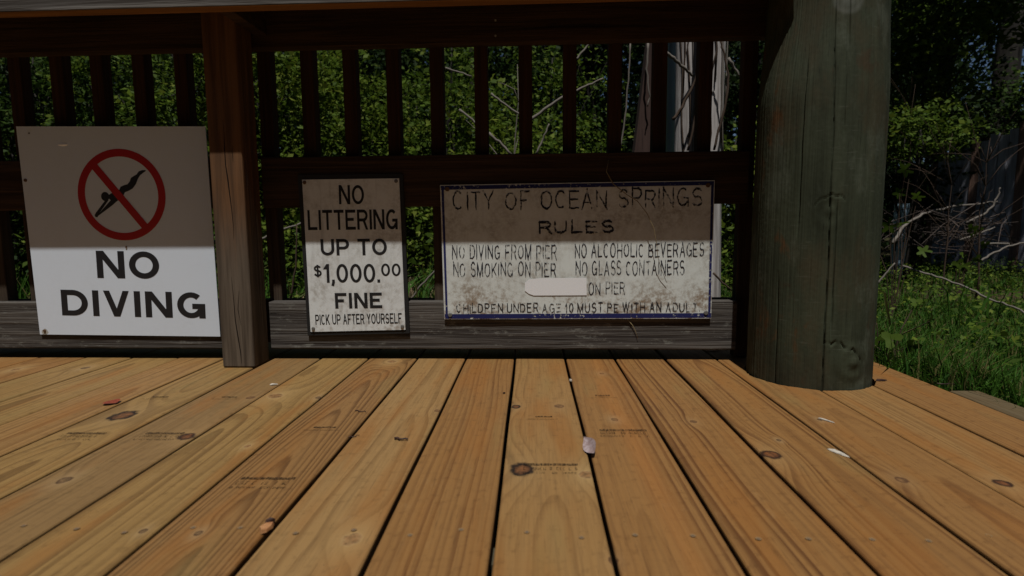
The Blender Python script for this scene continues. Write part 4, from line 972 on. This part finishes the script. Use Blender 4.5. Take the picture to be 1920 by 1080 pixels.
# bare saplings
def sapling(px, Y, toppy, r0, label, seed, n=9, mat=None, spread=.3):
    rg = random.Random(seed); b = at(px, 400, Y); bz = float(gz(b.x, Y)); tz = at(px, toppy, Y).z; t = thing('bare_sapling', label, 'sapling', (b.x, Y, bz), 'bare saplings')
    pts = [Vector((b.x+rg.uniform(-.02, .02)*(i > 0), Y, bz-.03+(tz-bz)*i/7)) for i in range(8)]
    MB().tube(pts, r0*.75, r0*.12, 6).build('stem', mat or m_twig_d, t, smooth=True)
    for k in range(n):
        s = pts[rg.randint(2, 6)]; d = Vector((rg.uniform(-1, 1), rg.uniform(-.5, .5), rg.uniform(.3, 1.2)))*spread*rg.uniform(.5, 1.2)
        e = s+d; MB().tube([s, s+d*.5+Vector((rg.uniform(-.03, .03), 0, .02)), e, e+d*.4+Vector((0, 0, -.03))], r0*.3, r0*.08, 5).build('twig', mat or m_twig_d, t, smooth=True)
    return t
sapling(968, 3.3, 110, .012, 'bare forked sapling above the middle of the rules sign', 4, 9, m_twig, .28)
sapling(1775, 3.6, 240, .008, 'thin bare brown sapling in the grass before the board fence', 5, 16, spread=.26)
sapling(1842, 3.9, 250, .010, 'forked bare sapling right of the thin one before the board fence', 6, 20, None, .30)
sapling(1700, 4.4, 150, .007, 'straggly bare stem rising among leaves beside the piling', 7, 7)

# ------------------------------------------------------------------ board fence and brush pile
bf = thing('board_fence', 'dark vertical board fence at the right behind the saplings', 'fence', (4.6, 6.2, GZ))
fm = weathered('dark_fence_wood', (.48, .48, .54), (.22, .21, .23), 'z', crack=.5, bump=.6, cross=30); fm2 = weathered('brown_fence_wood', (.32, .20, .15), (.15, .085, .062), 'z', crack=.5, bump=.6, cross=30)
A, B = Vector((*atg(1738, 6.7), 0)), Vector((*atg(2080, 5.3), 0)); dd = (B-A); nb = 19; dn = dd.normalized(); pn = Vector((-dn.y, dn.x, 0))
for i in range(nb):
    a = A+dd*(i/nb); b = A+dd*((i+.93)/nb); h = 1.05+.55*i/nb+random.uniform(-.03, .03); bz = GZ-.03
    o_ = pn*random.uniform(0, .012); tk = pn*.02
    MB().add([(*(a+o_).xy, bz), (*(b+o_).xy, bz), (*(b+o_+tk).xy, bz), (*(a+o_+tk).xy, bz), (*(a+o_).xy, h), (*(b+o_).xy, h+.004), (*(b+o_+tk).xy, h+.004), (*(a+o_+tk).xy, h)],
             [(3, 2, 1, 0), (4, 5, 6, 7), (0, 1, 5, 4), (1, 2, 6, 5), (2, 3, 7, 6), (3, 0, 4, 7)]).build('fence_board', fm if i % 5 else fm2, bf)
for hz in (.25, .85):
    a, b = A+pn*.06, B+pn*.06
    MB().add([(*a.xy, hz), (*b.xy, hz), (*(b+pn*.04).xy, hz), (*(a+pn*.04).xy, hz), (*a.xy, hz+.08), (*b.xy, hz+.08), (*(b+pn*.04).xy, hz+.08), (*(a+pn*.04).xy, hz+.08)],
             [(3, 2, 1, 0), (4, 5, 6, 7), (0, 1, 5, 4), (1, 2, 6, 5), (2, 3, 7, 6), (3, 0, 4, 7)]).build('fence_rail', fm2, bf)
gb = 'fallen branches of the brush pile'
branch([(1676, 455), (1690, 430), (1705, 414), (1740, 398), (1790, 387), (1840, 381), (1870, 378)], 4.3, .011, .006, 'longest pale fallen branch arching over the brush pile', Ys=[4.0, 4.1, 4.2, 4.4, 4.6, 4.7, 4.8], group=gb)
branch([(1812, 418), (1845, 402), (1862, 385), (1872, 365), (1876, 352)], 4.4, .009, .005, 'pale branch end curving upward at the right of the brush pile', group=gb)
branch([(1835, 492), (1855, 478), (1890, 462), (1919, 455), (1960, 440)], 4.0, .008, .005, 'pale branch leaning low against the foot of the board fence', group=gb)
branch([(1840, 456), (1890, 457), (1892, 460), (1865, 475)], 4.1, .007, .005, 'thin hooked pale twig at the foot of the fence', group=gb)
branch([(1800, 450), (1830, 440), (1865, 426)], 4.2, .007, .005, 'short pale branch in the middle of the brush pile', group=gb)
branch([(1692, 498), (1735, 512), (1775, 525), (1820, 543), (1860, 562), (1900, 575), (1925, 590)], 2.9, .0055, .004, 'long pale stick lying across the grass right of the piling', Ys=[3.0, 2.95, 2.9, 2.8, 2.7, 2.6, 2.5], group=gb)
branch([(1645, 533), (1660, 513), (1678, 493)], 2.9, .005, .003, 'small pale stick rising beside the piling in the grass', group=gb)
rb = np.random.default_rng(21); mb = MB()
for k in range(85):
    px, py = rb.uniform(1668, 1880), 0; py = 462-abs(px-1780)*.10-rb.uniform(0, 66)**1.0*rb.uniform(.5, 1); Y = rb.uniform(4.2, 5.2); p = at(px, py, Y); p.z = max(p.z, GZ+.02); d = Vector((rb.normal(), rb.normal()*.4, rb.normal()*.45))*.16
    mb.tube([p-d, p+Vector(rb.normal(size=3)*.03), p+d], .0045, .002, 4, False)
o = mb.build('brush_pile', flat('dead_twigs', (.066, .052, .045), .9, .1), None); o['kind'] = 'stuff'; o['label'] = 'tangled pile of dead grey twigs by the board fence'; o['category'] = 'brush'

# ------------------------------------------------------------------ broad-leaved plants close to the piling
def lobed_leaf(P, size, rot, tilt, lobes=5):
    n = lobes*4+1; vs = [Vector((0, 0, 0))]; q = []
    for i in range(n):
        a = -math.pi*.85+i*(math.pi*1.7)/(n-1); rr = size*(.42+.58*abs(math.cos((a)*lobes*.5*1.0))**1.5); vs.append(Vector((rr*math.sin(a), rr*math.cos(a), -.12*rr)))
    M_ = Matrix.Rotation(rot, 3, 'Y') @ Matrix.Rotation(tilt, 3, 'X')
    return [P+M_ @ v for v in vs], [(0, i, i+1) for i in range(1, n)]
def weed(px, py, Y, label, seed, nl=9, size=.05, h=.35, star=True, mat=None):
    rg = random.Random(seed); b = at(px, py, Y); bz = float(gz(b.x, Y)); t = thing('leafy_weed', label, 'weed', (b.x, Y, bz), 'large-leaved weeds beside the piling'); mbs = MB()
    for k in range(nl):
        e = Vector((b.x+rg.uniform(-.09, .12), Y+rg.uniform(-.08, .08), bz+h*rg.uniform(.35, 1))); mbs.tube([(b.x, Y, bz-.02), ((b.x+e.x)/2, Y, (bz+e.z)/2+.05), e], .0025, .0012, 5)
        vs, fs = lobed_leaf(e, size*rg.uniform(.7, 1.2), rg.uniform(-2.6, 2.6), R(rg.uniform(-75, -20)), 5 if star else 3); MB().add(vs, fs).build('leaf', mat or LM[0], t)
    mbs.build('stem', m_twig_d, t); return t
weed(1664, 600, 1.75, 'bright lobed leaves pressing against the right side of the piling', 1, 7, .024, .34, False)
weed(1662, 670, 1.68, 'drooping leaf blades over the deck corner beside the piling', 2, 5, .026, .2, False)
weed(1692, 300, 3.0, 'star-shaped leaf on a thin stem beside the piling at mid height', 3, 7, .045, .85, True)
weed(1805, 430, 3.9, 'small cluster of leaves standing in front of the brush pile', 4, 8, .034, .50, False, LM[0])
